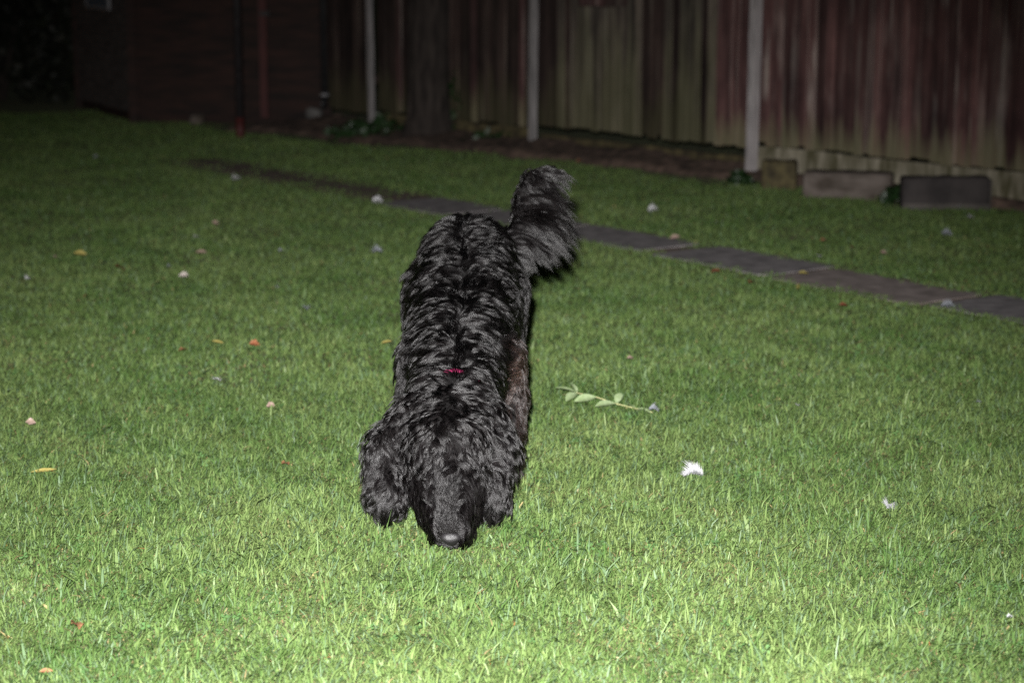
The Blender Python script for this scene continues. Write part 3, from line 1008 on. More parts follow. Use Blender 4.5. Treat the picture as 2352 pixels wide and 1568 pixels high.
# round cones: (a, b, ra, rb, region)   regions: 0 body 1 head 2 muzzle 3 ear 4 leg 5 tail
CONES = [
    ((CX, 3.73, 0.235), (CX, 3.98, 0.290), 0.094, 0.103, 0),       # rib cage
    ((CX, 3.98, 0.295), (CX + .004, 4.165, 0.360), 0.099, 0.100, 0),  # loin and rump
    ((CX, 3.72, 0.258), (CX - .008, 3.46, 0.200), 0.082, 0.068, 0),  # neck
    ((CX - .012, 3.405, 0.176), (CX - .012, 3.335, 0.164), 0.074, 0.064, 1),   # skull
    ((CX - .012, 3.300, 0.124), (CX - .004, 3.207, 0.058), 0.047, 0.031, 2),   # muzzle
    ((CX - .010, 3.312, 0.086), (CX - .005, 3.228, 0.042), 0.062, 0.031, 2),  # lower jaw and lip
    ((CX - .078, 3.405, 0.206), (CX - .122, 3.38, 0.150), 0.026, 0.027, 3),    # ears
    ((CX - .122, 3.38, 0.150), (CX - .120, 3.34, 0.070), 0.027, 0.030, 3),
    ((CX + .052, 3.405, 0.206), (CX + .074, 3.38, 0.150), 0.026, 0.026, 3),
    ((CX + .074, 3.38, 0.150), (CX + .058, 3.34, 0.070), 0.026, 0.030, 3),
    ((CX + .066, 3.74, 0.235), (CX + .086, 3.755, 0.150), 0.056, 0.036, 4),   # fore leg, photo right
    ((CX + .086, 3.755, 0.150), (CX + .092, 3.70, 0.045), 0.036, 0.022, 4),
    ((CX + .092, 3.70, 0.034), (CX + .092, 3.665, 0.024), 0.024, 0.024, 4),
    ((CX - .066, 3.72, 0.235), (CX - .082, 3.70, 0.140), 0.056, 0.036, 4),    # fore leg, photo left
    ((CX - .082, 3.70, 0.140), (CX - .088, 3.59, 0.045), 0.036, 0.022, 4),
    ((CX - .088, 3.59, 0.034), (CX - .088, 3.545, 0.024), 0.024, 0.025, 4),
]
for sx in (-1, 1):
    dy = 0.03 * sx
    CONES += [
        ((CX + sx * .058, 4.13, 0.300), (CX + sx * .070, 4.05 + dy, 0.200), 0.074, 0.048, 4),   # thigh
        ((CX + sx * .070, 4.05 + dy, 0.195), (CX + sx * .068, 4.19 + dy, 0.115), 0.044, 0.026, 4),   # to the hock
        ((CX + sx * .068, 4.19 + dy, 0.115), (CX + sx * .068, 4.165 + dy, 0.035), 0.025, 0.021, 4),
        ((CX + sx * .068, 4.165 + dy, 0.028), (CX + sx * .068, 4.12 + dy, 0.022), 0.023, 0.024, 4),
    ]
TAIL = [(-0.060, 4.24, 0.360), (-0.005, 4.275, 0.385), (0.018, 4.29, 0.430), (0.022, 4.30, 0.485), (0.038, 4.31, 0.525), (0.080, 4.31, 0.535)]
TR = [0.024, 0.019, 0.015, 0.013, 0.011, 0.008]
for i in range(5):
    CONES.append((TAIL[i], TAIL[i + 1], TR[i], TR[i + 1], 5))


def cone_sd(P, a, bb, ra, rb):
    a = np.array(a); bb = np.array(bb)
    ba = bb - a
    h = np.clip(((P - a) @ ba) / (ba @ ba), 0, 1)
    return np.linalg.norm(P - a - h[..., None] * ba, axis=-1) - (ra + (rb - ra) * h)


def dog_sd(P, k=0.030, want_region=False):
    d = np.full(P.shape[:-1], 1.0)
    best = np.full(P.shape[:-1], 1e9); reg = np.zeros(P.shape[:-1], np.int32)
    for (a, bb, ra, rb, r) in CONES:
        e = cone_sd(P, a, bb, ra, rb)
        kk = k if r in (0, 1) else 0.014
        h = np.clip(0.5 + 0.5 * (d - e) / kk, 0, 1)
        d = d * (1 - h) + e * h - kk * h * (1 - h)
        if want_region:
            u = e < best
            best = np.where(u, e, best); reg = np.where(u, r, reg)
    return (d, reg) if want_region else d


def dog_grad(P, e=0.004):
    g = np.stack([dog_sd(P + np.eye(3)[i] * e) - dog_sd(P - np.eye(3)[i] * e) for i in range(3)], -1)
    return g / np.maximum(np.linalg.norm(g, axis=-1, keepdims=True), 1e-9)


def surface_nets(sdf, org, h):
    S = sdf < 0
    nx_, ny_, nz_ = sdf.shape
    cs = (nx_ - 1, ny_ - 1, nz_ - 1)
    acc = np.zeros(cs + (3,)); cnt = np.zeros(cs)
    offs = [(i, j, k) for i in (0, 1) for j in (0, 1) for k in (0, 1)]
    sl = lambda o: tuple(slice(o[a], o[a] + cs[a]) for a in range(3))
    for o in offs:
        for ax in range(3):
            if o[ax]: continue
            o2 = list(o); o2[ax] = 1
            va, vb = sdf[sl(o)], sdf[sl(o2)]
            cr = (va < 0) != (vb < 0)
            t = np.where(cr, va / np.where(cr, va - vb, 1), 0)
            for c in range(3):
                acc[..., c] += np.where(cr, o[c] + (t if c == ax else 0), 0)
            cnt += cr
    act = cnt > 0
    idx = -np.ones(cs, np.int64); idx[act] = np.arange(act.sum())
    V = (np.argwhere(act) + acc[act] / cnt[act][:, None]) * h + org
    F = []
    for ax in range(3):
        u, w = (ax + 1) % 3, (ax + 2) % 3
        lo = [slice(1, -1)] * 3; lo[ax] = slice(0, -1)
        hi = list(lo); hi[ax] = slice(1, None)
        a, bq = S[tuple(lo)], S[tuple(hi)]
        e = np.argwhere(a != bq)
        base = e.copy(); base[:, u] += 1; base[:, w] += 1
        q = []
        for (du, dw) in ((-1, -1), (0, -1), (0, 0), (-1, 0)):
            c = base.copy(); c[:, u] += du; c[:, w] += dw
            q.append(idx[c[:, 0], c[:, 1], c[:, 2]])
        q = np.stack(q, 1)
        inside_first = a[a != bq]
        q[~inside_first] = q[~inside_first][:, ::-1]
        F.append(q)
    return V, np.concatenate(F)


hh = 0.0065
lo_, hi_ = np.array([-0.30, 3.12, -0.02]), np.array([0.16, 4.42, 0.62])
ax_ = [np.arange(lo_[i], hi_[i], hh) for i in range(3)]
GR = np.stack(np.meshgrid(*ax_, indexing='ij'), -1)
VV, FF = surface_nets(dog_sd(GR), lo_, hh)
DOG0 = Vector((CX, 3.75, 0.0))
dog = empty('dog', DOG0)
tag(dog, 'curly black dog standing on the lawn with its nose down in the grass', 'dog')
m, nt, b = mat('dark skin under the coat')
b.inputs['Base Color'].default_value = (0.006, 0.0055, 0.0055, 1)
b.inputs['Roughness'].default_value = 0.9
b.inputs['Specular IOR Level'].default_value = 0.1
M['skin'] = m
link_mesh('body', np_mesh('body', VV - np.array(DOG0), FF, True), M['skin'], dog)

# ---- coat: locks (guides) that follow the body, and strands gathered into them
nz = [Noise(100 + i, 3, 9) for i in range(6)]


def unit(v): return v / np.maximum(np.linalg.norm(v, axis=-1, keepdims=True), 1e-9)


def sample_surface(n, g):
    A, B_, C_, D_ = (VV[FF[:, i]] for i in range(4))
    ar = np.linalg.norm(np.cross(C_ - A, D_ - B_), axis=1) / 2
    _, rg = dog_sd(VV[FF].mean(1), want_region=True)
    wgt = ar * np.array([1.0, 1.6, 3.6, 2.0, 1.0, 3.0])[rg]
    f = g.choice(len(FF), n, p=wgt / wgt.sum())
    u, v = g.random((n, 1)), g.random((n, 1))
    P = (A[f] * (1 - u) + B_[f] * u) * (1 - v) + (D_[f] * (1 - u) + C_[f] * u) * v
    return P


def lengths(P, reg, nrm):
    L = np.choose(reg, [0.036, 0.058, 0.016, 0.062, 0.034, 0.105]).astype(float)
    # neck and nape a little longer, rump clipped short
    body = reg == 0
    L = np.where(body, np.interp(P[:, 1], [3.45, 3.6, 3.75, 4.0, 4.12, 4.25], [0.058, 0.054, 0.050, 0.046, 0.034, 0.025]), L)
    # muzzle: short along the bridge, long on the lips
    lat = np.abs(P[:, 0] - (CX - 0.008))
    mz = reg == 2
    L = np.where(mz, np.interp(lat, [0.0, 0.016, 0.032], [0.015, 0.018, 0.050]) * np.interp(P[:, 1], [3.175, 3.20, 3.24], [0.25, 0.7, 1.0]), L)
    # brow falling over the eyes
    brow = (reg == 1) & (P[:, 1] < 3.34) & (P[:, 2] > 0.14)
    L = np.where(brow, 0.070, L)
    tl = reg == 5
    L = np.where(tl, np.interp(P[:, 2], [0.36, 0.39, 0.46, 0.54], [0.08, 0.135, 0.135, 0.092]) * np.interp(nrm[:, 0], [-0.9, -0.1, 0.5], [0.16, 0.55, 1.0]), L)
    L = np.where(tl, L * np.interp(P[:, 0], [0.045, 0.085], [1.0, 0.72]), L)
    feet = (reg == 4) & (P[:, 2] < 0.06)
    L = np.where(feet, 0.020, L)
    return L


def flow(P, reg):
    lat = P[:, 0] - CX
    sg = np.tanh(lat / 0.024)
    n = len(P)
    F = np.zeros((n, 3))
    F[:] = np.stack([sg * 0.95, np.full(n, 0.42), np.full(n, -0.45)], 1)
    hd = reg == 1
    lh = P[:, 0] - (CX - .012)
    sh = np.tanh(lh / 0.014)
    fwd = np.interp(P[:, 1], [3.28, 3.32, 3.39, 3.46], [-1.0, -0.75, -0.15, 0.45])
    F[hd] = np.stack([sh * 0.8, fwd, np.full(n, -0.5)], 1)[hd]
    mz = reg == 2
    side = np.clip((np.abs(lh) - 0.015) / 0.010, 0, 1)
    F[mz] = np.stack([sh * 0.45 * side, 0.65 * (1 - side) - 0.87 * side, 0.76 * (1 - side) - 0.58 * side], 1)[mz]
    ea = reg == 3
    F[ea] = np.stack([np.tanh(lh / .05) * 0.12, np.full(n, -0.15), np.full(n, -1.0)], 1)[ea]
    lg = reg == 4
    F[lg] = np.stack([sg * 0.12, np.full(n, 0.18), np.full(n, -1.0)], 1)[lg]
    tl = reg == 5
    F[tl] = np.stack([np.full(n, 1.0), -0.24 + 0.40 * nz[4](P, 0.06), np.full(n, 0.55)], 1)[tl]
    return F


NS = 11


def grow_guides(P, g, reg, L):
    """polyline of NS points for every lock"""
    n = len(P)
    pts = np.zeros((n, NS, 3)); pts[:, 0] = P
    ph = g.uniform(0, 6.28, n) * np.choose(reg, [0.30, 0.28, 1.0, 0.25, 0.3, 0.2]) + 4.0 * nz[2](P, 0.085) + 3.2 * nz[3](P, 0.042)
    curl = np.choose(reg, [0.42, 0.70, 0.28, 0.60, 0.44, 0.36]).astype(float) * g.uniform(0.7, 1.25, n)
    wav = np.choose(reg, [0.052, 0.056, 0.05, 0.054, 0.050, 0.066]).astype(float) * g.uniform(0.8, 1.25, n)
    lift = np.choose(reg, [0.34, 0.38, 0.14, 0.20, 0.30, 0.55]).astype(float)
    bend = 0.75 * nz[0](P, 0.080) + 0.50 * nz[1](P, 0.040)
    bend += g.normal(0, 0.09, n)
    lift = lift + g.normal(0, 0.10, n) * np.choose(reg, [0.7, 1.1, 0.8, 1.1, 0.8, 1.0]) + nz[5](P, 0.062) * np.choose(reg, [0.13, 0.28, 0.12, 0.30, 0.18, 0.14])
    bridge = (reg == 2) & (np.abs(P[:, 0] - (CX - .008)) < 0.019)
    lift = np.where(bridge, 0.42, lift)
    bend *= np.choose(reg, [1.0, 0.85, 0.12, 0.45, 0.7, 0.30])
    calm = np.where(reg == 0, np.interp(P[:, 1], [3.95, 4.15], [1.0, 0.55]), 1.0)
    curl = curl * calm; lift = lift * (0.6 + 0.4 * calm)
    pos = P.copy()
    step = (L / (NS - 1))[:, None]
    F0 = flow(P, reg)
    tail = (reg == 5)
    for i in range(1, NS):
        t = i / (NS - 1)
        nrm = dog_grad(pos)
        Fd = F0.copy()
        Fd[tail, 2] -= 1.75 * t ** 1.1
        Fd[tail, 0] -= 0.25 * t
        tan = unit(Fd - nrm * (Fd * nrm).sum(-1, keepdims=True) * np.where(tail, 0.15, 0.9)[:, None])
        bi = np.cross(nrm, tan)
        a = bend + curl * np.sin(ph + 6.28 * t * L / wav)
        l_ = lift * (1 - 0.75 * t) + curl * 0.42 * np.cos(ph + 6.28 * t * L / wav)
        d = unit(tan * np.cos(a)[:, None] + bi * np.sin(a)[:, None] + nrm * l_[:, None])
        pos = pos + d * step
        sd = dog_sd(pos)
        need = np.minimum(0.0025 + 0.010 * t, 0.35 * L) * np.where(reg == 2, 0.5, 1.0)
        push = np.clip(need - sd, 0, 0.02)
        pos = pos + nrm * push[:, None]
        low = 0.004 - pos[:, 2]
        pos[:, 2] += np.clip(low, 0, None)
        pts[:, i] = pos
    return pts


def nearest(P, G, chunk=4000):
    out = np.zeros(len(P), np.int64)
    # cells of 2 cm keep the search small
    order = np.argsort(G[:, 1])
    Gs = G[order]
    yo = np.argsort(P[:, 1])
    for s in range(0, len(P), chunk):
        ids = yo[s:s + chunk]
        q = P[ids]
        a = np.searchsorted(Gs[:, 1], q[:, 1].min() - 0.03); bq = np.searchsorted(Gs[:, 1], q[:, 1].max() + 0.03)
        sub = Gs[a:max(bq, a + 1)]
        for c in range(0, len(ids), 500):
            qq = q[c:c + 500]
            d = ((qq[:, None, :] - sub[None]) ** 2).sum(-1)
            out[ids[c:c + 500]] = order[a + d.argmin(1)]
    return out


gd = np.random.default_rng(42)
NG, NSTR = 9000, 200000
GP = sample_surface(NG, gd)
_, greg = dog_sd(GP, want_region=True)
gn = dog_grad(GP)
gL = lengths(GP, greg, gn) * np.exp(gd.normal(0, 0.20, NG))
GC = grow_guides(GP, gd, greg, gL)
SPt = sample_surface(NSTR, gd)
_, sreg = dog_sd(SPt, want_region=True)
sn = dog_grad(SPt)
sL = lengths(SPt, sreg, sn)
own = nearest(SPt, GP)
tt = np.linspace(0, 1, NS)
clump = np.choose(sreg, [0.48, 0.58, 0.20, 0.60, 0.48, 0.45])
rel = (SPt - GP[own])
far_ = np.linalg.norm(rel, axis=1) > 0.02
clump = np.where(far_, 0.2, clump) * gd.uniform(0.7, 1.1, NSTR)
ratio = np.clip(sL / gL[own], 0.35, 1.25) * gd.uniform(0.72, 1.1, NSTR)
Gc = GC[own] - GP[own][:, None]
# resample the guide so that the strand's own length is kept
idx = np.clip(tt[None] * np.minimum(ratio, 1.0)[:, None] * (NS - 1), 0, NS - 1.001)
i0 = idx.astype(int); fr = (idx - i0)[..., None]
ar = np.arange(NSTR)[:, None]
path_ = Gc[ar, i0] * (1 - fr) + Gc[ar, i0 + 1] * fr
CU = SPt[:, None] + path_ - rel[:, None] * (clump[:, None] * tt[None] ** 0.8)[..., None]
fz = 0.0007 * np.choose(sreg, [1.2, 1.0, 0.6, 1.0, 1.2, 2.0])
jit = np.stack([np.stack([np.sin(gd.uniform(0, 6.28, NSTR)[:, None] + tt[None] * gd.uniform(2, 9, NSTR)[:, None]) for _ in range(1)], 0)[0] for _ in range(3)], -1)
CU = CU + jit * (fz[:, None] * tt[None])[..., None]
# keep strands out of the skin
flat = CU.reshape(-1, 3)
sd = np.concatenate([dog_sd(c) for c in np.array_split(flat, 24)])
need = np.repeat(np.full(NSTR, 0.001)[:, None], NS, 1); need[:, 0] = -1
bad = sd < need.ravel()
if bad.any():
    gq = dog_grad(flat[bad])
    flat[bad] += gq * (need.ravel()[bad] - sd[bad])[:, None]
CU = flat.reshape(NSTR, NS, 3)
CU[..., 2] = np.maximum(CU[..., 2], 0.002)

hc = bpy.data.hair_curves.new('coat')
hc.add_curves([NS] * NSTR)
hc.position_data.foreach_set('vector', (CU - np.array(DOG0)).astype(np.float32).ravel())
rad = np.choose(sreg, [0.00027, 0.00031, 0.00025, 0.00031, 0.00028, 0.00028])[:, None] * np.interp(tt, [0, 0.6, 1], [1.0, 0.85, 0.15])[None]
ra = hc.attributes.get('radius') or hc.attributes.new('radius', 'FLOAT', 'POINT')
ra.data.foreach_set('value', rad.astype(np.float32).ravel())
# brownish wool on the shoulder and fore legs, jet black elsewhere
br = np.exp(-((SPt - np.array([CX + .085, 3.69, 0.225])) ** 2).sum(1) / 0.034 ** 2) * 0.75 + 0.15 * (sreg == 4) * (SPt[:, 1] < 3.8) * (SPt[:, 0] > CX)
br = np.clip(br + gd.normal(0, 0.015, NSTR), 0, 1)
ta = hc.attributes.new('brown', 'FLOAT', 'CURVE')
ta.data.foreach_set('value', br.astype(np.float32))
m, nt, b = mat('black dog hair')
nt.nodes.remove(b)
hb = N(nt, 'ShaderNodeBsdfHairPrincipled')
hb.parametrization = 'COLOR'
at = N(nt, 'ShaderNodeAttribute', attribute_name='brown')
nt.links.new(mixc(nt, at.outputs['Fac'], (0.0042, 0.0037, 0.0038), (0.060, 0.036, 0.030)), hb.inputs['Color'])
hb.inputs['Roughness'].default_value = 0.31
hb.inputs['Radial Roughness'].default_value = 0.35
hb.inputs['Coat'].default_value = 0.0
hb.inputs['IOR'].default_value = 1.43
hb.inputs['Random Roughness'].default_value = 0.25
nt.links.new(hb.outputs[0], nt.nodes['Material Output'].inputs[0])
M['hair'] = m
hc.materials.append(m)
coat = bpy.data.objects.new('coat', hc)
COL.objects.link(coat); coat.parent = dog
coat['kind'] = 'stuff'

# nose, eyes, collar
m, nt, b = mat('wet black nose')
v = coords(nt, (1, 1, 1), world=False)
vo = N(nt, 'ShaderNodeTexVoronoi', in_Scale=1100.0); nt.links.new(v, vo.inputs['Vector'])
b.inputs['Base Color'].default_value = (0.012, 0.011, 0.012, 1)
b.inputs['Roughness'].default_value = 0.42
bump(nt, b, vo.outputs['Distance'], 0.6, 0.0006)
M['nose'] = m
V, F = [], []
a_, b_ = 12, 18
for i in range(a_ + 1):
    for j in range(b_):
        t, p = math.pi * i / a_, 2 * math.pi * j / b_
        x, y, z = math.sin(t) * math.cos(p), math.sin(t) * math.sin(p), math.cos(t)
        wdt = 0.017 * (1 + 0.18 * z)
        y2 = y * 0.012
        # nostril dimples
        for s in (-1, 1):
            q = math.exp(-((x - s * 0.5) ** 2 + (z + 0.15) ** 2) / 0.06)
            if y < 0: y2 += 0.006 * q
        V.append((x * wdt, y2, z * 0.0125))
for i in range(a_):
    for j in range(b_):
        F.append((i * b_ + j, (i + 1) * b_ + j, (i + 1) * b_ + (j + 1) % b_, i * b_ + (j + 1) % b_))
no = link_mesh('nose', py_mesh('nose', V, F, True), M['nose'], dog)
no.location = Vector((CX - .004, 3.183, 0.042)) - DOG0
no.rotation_euler = (R(38), 0, 0)
m, nt, b = mat('dark wet eye')
b.inputs['Base Color'].default_value = (0.008, 0.005, 0.004, 1); b.inputs['Roughness'].default_value = 0.06
M['eye'] = m
for s in (-1, 1):
    V, F = [], []
    for i in range(9):
        for j in range(12):
            t, p = math.pi * i / 8, 2 * math.pi * j / 12
            V.append((0.0085 * math.sin(t) * math.cos(p), 0.0085 * math.sin(t) * math.sin(p), 0.0085 * math.cos(t)))
    for i in range(8):
        for j in range(12):
            F.append((i * 12 + j, (i + 1) * 12 + j, (i + 1) * 12 + (j + 1) % 12, i * 12 + (j + 1) % 12))
    e = link_mesh('eye', py_mesh('eye', V, F, True), M['eye'], dog)
    e.location = Vector((CX - .012 + s * 0.034, 3.285, 0.150)) - DOG0
m = plain('magenta collar webbing', (0.12, 0.006, 0.035), (0.20, 0.012, 0.06), 200, 0.6, 0.3, 0.001)
M['collar'] = m
# collar: a band round the neck
nc = Vector((CX - .014, 3.480, 0.206)); nd = Vector((0.0, 0.95, 0.32)).normalized()
ua = Vector((1, 0, 0)); ub = nd.cross(ua).normalized()
V, F = [], []
K = 48
for k in range(K):
    a = 2 * math.pi * k / K
    dirv = ua * math.cos(a) + ub * math.sin(a)
    p = np.array(nc + dirv * 0.05)
    for _ in range(40):                       # walk out to just above the skin
        if dog_sd(p[None])[0] > 0.0005: break
        p = p + np.array(dirv) * 0.003
    c = Vector(p)
    for (s, o) in ((-0.0035, 0), (0.0035, 0), (0.0035, 0.0025), (-0.0035, 0.0025)):
        V.append(tuple(c + nd * s + dirv * o - DOG0))
for k in range(K):
    for q in range(4):
        F.append((k * 4 + q, ((k + 1) % K) * 4 + q, ((k + 1) % K) * 4 + (q + 1) % 4, k * 4 + (q + 1) % 4))
co = link_mesh('collar', py_mesh('collar', V, F), M['collar'], dog)
co['label'] = 'thin magenta collar half buried in the neck fur'


# ------------------------------------------------------------------ feathers and fallen leaves on the lawn
def feather_mesh(L, fluff, n, seed):
    """a small body feather: bent quill, vane of barbs, loose down at its foot"""
    g = random.Random(seed)
    V, F = [], []
    def spine(t): return Vector((L * (t - 0.5), L * 0.10 * math.sin(t * 2.6), L * 0.16 * math.sin(t * 3.1)))
    w = L * 0.014
    K = 8
    for i in range(K + 1):
        p = spine(i / K)
        V += [tuple(p + Vector((0, -w, 0))), tuple(p + Vector((0, w, 0)))]
    for i in range(K): F.append((2 * i, 2 * i + 1, 2 * i + 3, 2 * i + 2))
    for i in range(n):
        t = g.uniform(0.10, 0.98)
        p = spine(t)
        s = 1 if i % 2 else -1
        down = t < 0.5
        ln = L * (0.42 * math.sin(min(t * 1.15, 1) * 2.6) + 0.10) * g.uniform(0.7, 1.2) * (1 + fluff * 0.6 * down)
        d = Vector((g.uniform(0.15, 0.75), s * 1.0, g.uniform(-0.1, 0.35 + fluff * (1.3 if down else 0.7)))).normalized()
        q1 = p + d * ln * 0.55
        q2 = p + d * ln + Vector((L * 0.12 * g.uniform(-.3, 1), 0, L * 0.10 * g.uniform(-1, 0.8)))
        bw = L * g.uniform(0.006, 0.016)
        o = Vector((bw, 0, bw * g.uniform(-.4, .4)))
        k = len(V)
        V += [tuple(p - o), tuple(p + o), tuple(q1 + o), tuple(q1 - o), tuple(q2)]
        F += [(k, k + 1, k + 2, k + 3), (k + 3, k + 2, k + 4)]
    return py_mesh('feather', V, F)


def feather(px, py, L, key, label, seed, rz=None, fluff=0.6, n=70, up=0.012, tilt=0.0):
    c = ground_at(px, py, 0.012)
    o = link_mesh('feather', feather_mesh(L, fluff, n, seed), M[key])
    g = random.Random(seed + 900)
    o.location = (c.x, c.y, float(hgt(c.x, c.y)) + up + 0.004 * min(max(c.y - 3.5, 0), 3))
    o.scale = [0.85 + 0.09 * min(max(c.y - 3.5, 0), 4)] * 3
    o.rotation_euler = (g.uniform(-.2, .2) + R(15), tilt + g.uniform(-.2, .2), g.uniform(0, 6.28) if rz is None else rz)
    tag(o, label, 'feather', 'feathers scattered on the lawn')


FW, FG, FB = 'feather_white', 'feather_grey', 'feather_buff'
feathers = [
    (1595, 1080, 0.050, FW, 'large fluffy white feather on the near grass right of the dog', 1, 3.4, 0.7, 190),
    (2040, 1156, 0.030, FW, 'fluffy white feather standing in the near grass towards the right edge', 2, 1.2, 0.8, 150),
    (2318, 1430, 0.013, FW, 'tiny white petal-like feather at the bottom right edge', 3, 0.4, 0.6, 40),
    (1832, 931, 0.016, FW, 'thin upright white feather beyond the large fluffy one', 4, 1.5, 0.4, 40),
    (2248, 931, 0.015, FG, 'faint wispy feather near the right edge below the path', 5, 2.2, 0.5, 30),
    (1500, 947, 0.026, FG, 'blue-grey down at the end of the leafy twig', 6, 0.2, 0.9, 60),
    (1498, 488, 0.034, FW, 'white feather on the lawn beyond the path, right of the tail', 7, 0.1, 0.5, 60),
    (1645, 514, 0.014, FW, 'tiny white feather beyond the path below the thick post', 8, 1.3, 0.5, 30),
    (1883, 597, 0.017, FW, 'white feather on the far edge of the path slabs', 9, 1.5, 0.5, 40),
    (2175, 710, 0.040, FG, 'pale flat feather lying on the paving at the right', 10, 0.3, 0.2, 50),
    (2228, 510, 0.022, FW, 'bright white feather beyond the path near the right edge', 11, 0.8, 0.7, 60),
    (2172, 552, 0.036, FG, 'greyish feather on the grass strip beyond the path at right', 12, 0.1, 0.5, 60),
    (2097, 482, 0.017, FW, 'leftmost of three small feathers before the dark concrete block', 13, 1.3, 0.5, 30),
    (2122, 485, 0.014, FG, 'middle one of three small feathers before the dark concrete block', 14, 0.9, 0.5, 30),
    (2203, 482, 0.018, FW, 'rightmost of three small feathers before the dark concrete block', 15, 1.2, 0.5, 30),
    (545, 418, 0.040, FW, 'slanting white feather far back on the left lawn below the red pole', 16, 2.35, 0.4, 70),
    (865, 470, 0.036, FW, 'flat white feather just below the grey slab left of the dog', 17, 0.15, 0.4, 70),
    (868, 593, 0.034, FG, 'ragged bluish white feather left of the rump of the dog', 18, 2.7, 0.9, 70),
    (450, 551, 0.021, FW, 'small upright white feather on the middle of the left lawn', 19, 1.4, 0.5, 50),
    (420, 645, 0.026, FB, 'oval cream-white feather on the left lawn', 20, 0.1, 0.2, 90),
    (62, 645, 0.018, FW, 'small bright white feather at the left edge of the lawn', 21, 1.2, 0.8, 70),
    (637, 662, 0.017, FW, 'small white feather midway between the cream feather and the dog', 22, 1.5, 0.6, 50),
    (703, 721, 0.024, FG, 'faint ragged grey feather left of the shoulder of the dog', 23, 2.0, 1.0, 50),
    (500, 869, 0.027, FW, 'thin slanting white feather below the orange leaf', 24, 2.5, 0.3, 40),
    (220, 369, 0.024, FG, 'dim grey feather far back at the left of the lawn', 25, 1.0, 0.6, 40),
    (388, 617, 0.015, FG, 'dim tiny feather just above the cream-white feather', 26, 1.0, 0.6, 40),
    (645, 577, 0.018, FG, 'dim grey feather on the lawn between rump and small upright feather', 27, 1.0, 0.6, 40),
]
for (px, py, L, key, lab, sd_, rz_, fl, nn_) in feathers:
    feather(px, py, L, key, lab, sd_, rz_, fl, nn_ * 3)


def leaf_mesh(L, w, curl, seed, nseg=8, ragged=0.0):
    g = random.Random(seed)
    V, F = [], []
    for i in range(nseg + 1):
        t = i / nseg
        hw = w * 0.5 * math.sin(math.pi * min(max(t, 0.02), 0.985)) ** 0.8 * (1 + ragged * g.uniform(-.5, .3))
        a = (t - 0.5) * curl
        x = L * (t - 0.5) * (1 - 0.08 * curl)
        z = L * 0.25 * curl * (0.25 - (t - 0.5) ** 2) * 2
        for s in (-1, -0.5, 0, 0.5, 1):
            V.append((x, s * hw, z + abs(s) * hw * (0.30 + ragged * g.uniform(-.6, .9))))
    for i in range(nseg):
        for k in range(4):
            F.append((i * 5 + k, i * 5 + k + 1, (i + 1) * 5 + k + 1, (i + 1) * 5 + k))
    return py_mesh('leaf', V, F, True)


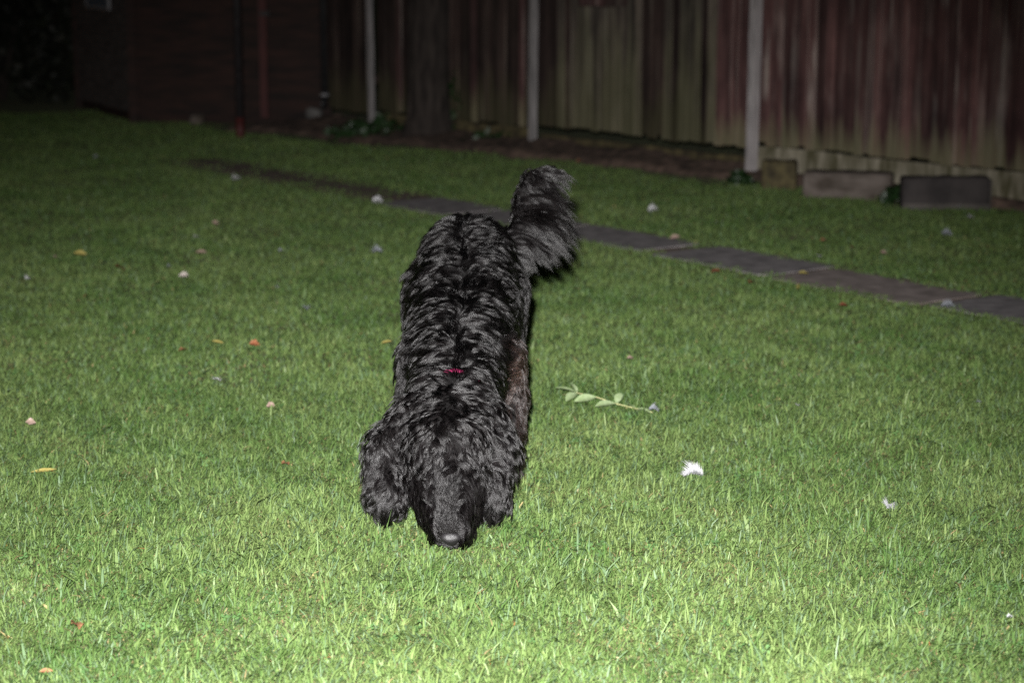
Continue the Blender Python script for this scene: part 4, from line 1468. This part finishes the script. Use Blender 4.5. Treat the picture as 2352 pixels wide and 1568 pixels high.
leaves = [
    (185, 597, 0.040, 0.022, 'leaf_yellow', 'yellow leaf on the left lawn above the bright white feather', 0.1, 0.3),
    (130, 602, 0.022, 0.016, 'leaf_pink', 'pinkish leaf beside the yellow leaf at the far left', 1.1, 0.5),
    (495, 521, 0.022, 0.018, 'leaf_pink', 'pinkish leaf just above the small upright feather', 0.4, 0.5),
    (462, 586, 0.036, 0.017, 'leaf_pink', 'long pinkish brown leaf above the cream-white feather', 0.1, 0.5),
    (275, 621, 0.042, 0.026, 'leaf_red', 'dark brown leaf on the left lawn right of the yellow one', 2.6, 0.6),
    (585, 797, 0.030, 0.022, 'leaf_orange', 'bright orange leaf on the grass left of the dog', 0.1, 0.7),
    (500, 787, 0.034, 0.009, 'leaf_yellow', 'narrow yellow leaf beside the bright orange one', -0.2, 0.2),
    (888, 790, 0.030, 0.011, 'leaf_yellow', 'narrow yellow leaf touching the left flank of the dog', 0.15, 0.2),
    (420, 809, 0.028, 0.018, 'leaf_brown', 'crumpled light brown leaf left of the narrow yellow one', 2.8, 0.9),
    (100, 1074, 0.058, 0.012, 'leaf_yellow', 'long narrow yellow leaf at the left edge of the near lawn', 0.2, 0.1),
    (172, 1433, 0.036, 0.024, 'leaf_brown', 'crinkled rusty brown leaf in the bottom left grass', 2.2, 1.2),
    (105, 1524, 0.024, 0.010, 'leaf_brown', 'small brown leaf scrap at the bottom left corner', 0.3, 0.6),
    (1645, 631, 0.034, 0.022, 'leaf_red', 'dark red leaf just below the path right of the tail', 2.9, 0.7),
    (1722, 656, 0.022, 0.018, 'leaf_orange', 'pale orange leaf below the path right of the dark red one', 1.2, 0.8),
    (1845, 634, 0.032, 0.016, 'leaf_yellow', 'yellow leaf on the near edge of the path', 0.2, 0.5),
    (1832, 664, 0.040, 0.010, 'leaf_yellow', 'narrow upright yellow leaf below the path edge', 1.3, 0.1),
    (1798, 672, 0.022, 0.009, 'leaf_yellow', 'tiny yellow leaf left of the narrow upright one', 1.4, 0.1),
    (1937, 706, 0.026, 0.018, 'leaf_red', 'reddish leaf on the grass below the brown slab', 0.3, 0.8),
    (1448, 823, 0.020, 0.015, 'leaf_pink', 'small pinkish leaf right of the flank of the dog', 0.5, 0.6),
    (622, 922, 0.028, 0.018, 'leaf_pink', 'pale brown leaf on the grass left of the shoulder', 0.7, 0.8),
    (70, 966, 0.026, 0.018, 'leaf_pink', 'pale greyish leaf at the left edge above the long yellow one', 0.1, 0.7),
    (655, 1063, 0.026, 0.017, 'leaf_brown', 'brown leaf half sunk in grass left of the ear', 2.4, 0.8),
    (1550, 551, 0.032, 0.018, 'leaf_pink', 'pinkish leaf lying on the paving behind the tail', 0.1, 0.4),
    (2030, 586, 0.026, 0.018, 'leaf_pink', 'pinkish leaf beyond the path towards the right', 0.4, 0.6),
    (1958, 571, 0.020, 0.014, 'leaf_brown', 'small brown leaf beyond the path left of the pinkish one', 1.0, 0.6),
    (1820, 548, 0.018, 0.013, 'leaf_pink', 'tiny pinkish leaf beyond the path under the thick post', 1.0, 0.6),
    (1890, 552, 0.018, 0.012, 'leaf_brown', 'tiny brown leaf beyond the path between two pinkish leaves', 0.4, 0.5),
    (1225, 318, 0.040, 0.025, 'leaf_brown', 'dead leaf in the earth bed at the foot of the middle post', 0.4, 0.9),
    (1330, 390, 0.030, 0.02, 'leaf_brown', 'dead leaf in the earth bed just above the tail', 0.9, 0.9),
]
for k, (px, py, L, w, key, lab, rz_, curl) in enumerate(leaves):
    c = ground_at(px, py, 0.012)
    o = link_mesh('fallen_leaf', leaf_mesh(L, w, curl, 300 + k, ragged=0.5 if curl > 0.6 else 0.1), M[key])
    bed_up = 0.03 if k >= len(leaves) - 2 else 0.0
    o.location = (c.x, c.y, float(hgt(c.x, c.y)) + 0.010 + bed_up + 0.004 * min(max(c.y - 3.5, 0), 3))
    o.scale = [0.85 + 0.09 * min(max(c.y - 3.5, 0), 4)] * 3
    g = random.Random(k)
    o.rotation_euler = (R(28) + g.uniform(-.15, .15), g.uniform(-.25, .25), rz_)
    tag(o, lab, 'leaf', 'fallen leaves on the lawn')

# leafy twig right of the dog
tw0 = ground_at(1405, 932, 0.015)
tw = empty('leafy_twig', (tw0.x, tw0.y, float(hgt(tw0.x, tw0.y))))
tag(tw, 'pale green leafy twig lying on the grass right of the dog', 'twig')


def tl(px, py, z):
    p = ground_at(px, py, z) - tw0
    return Vector((p.x, p.y, z))


stem_pts = [tl(1290, 908, 0.012), tl(1325, 903, 0.022), tl(1370, 913, 0.022), tl(1415, 928, 0.014), tl(1460, 939, 0.009), tl(1500, 948, 0.006)]
Build().tube(stem_pts, [0.0006, 0.0010, 0.0013, 0.0014, 0.0013, 0.0009], 7).obj('stem', M['stem'], tw, True)
for k, (i, L, w, yaw, tilt, roll) in enumerate(((0, 0.055, 0.020, 0.15, -0.2, 0.5), (1, 0.036, 0.014, 2.0, -0.5, 0.3), (1, 0.050, 0.022, 4.1, 0.25, -0.2), (2, 0.060, 0.024, 3.55, 0.1, -0.5),
                                                (3, 0.055, 0.024, 3.5, 0.05, -0.3), (3, 0.040, 0.018, 1.2, -0.5, 0.2), (4, 0.045, 0.014, 5.6, 0.1, 0.2), (4, 0.030, 0.012, 2.4, -0.2, 0.2))):
    L, w = L * 0.95, w * 1.05
    me = leaf_mesh(L, w, 0.35, 500 + k)
    me.transform(Matrix.Translation((L / 2, 0, 0)))
    o = link_mesh('leaf', me, M['leaf_willow'], tw)
    o.location = stem_pts[i] if i else stem_pts[1]
    o.rotation_euler = (roll, tilt, yaw if i else math.pi - 0.1)
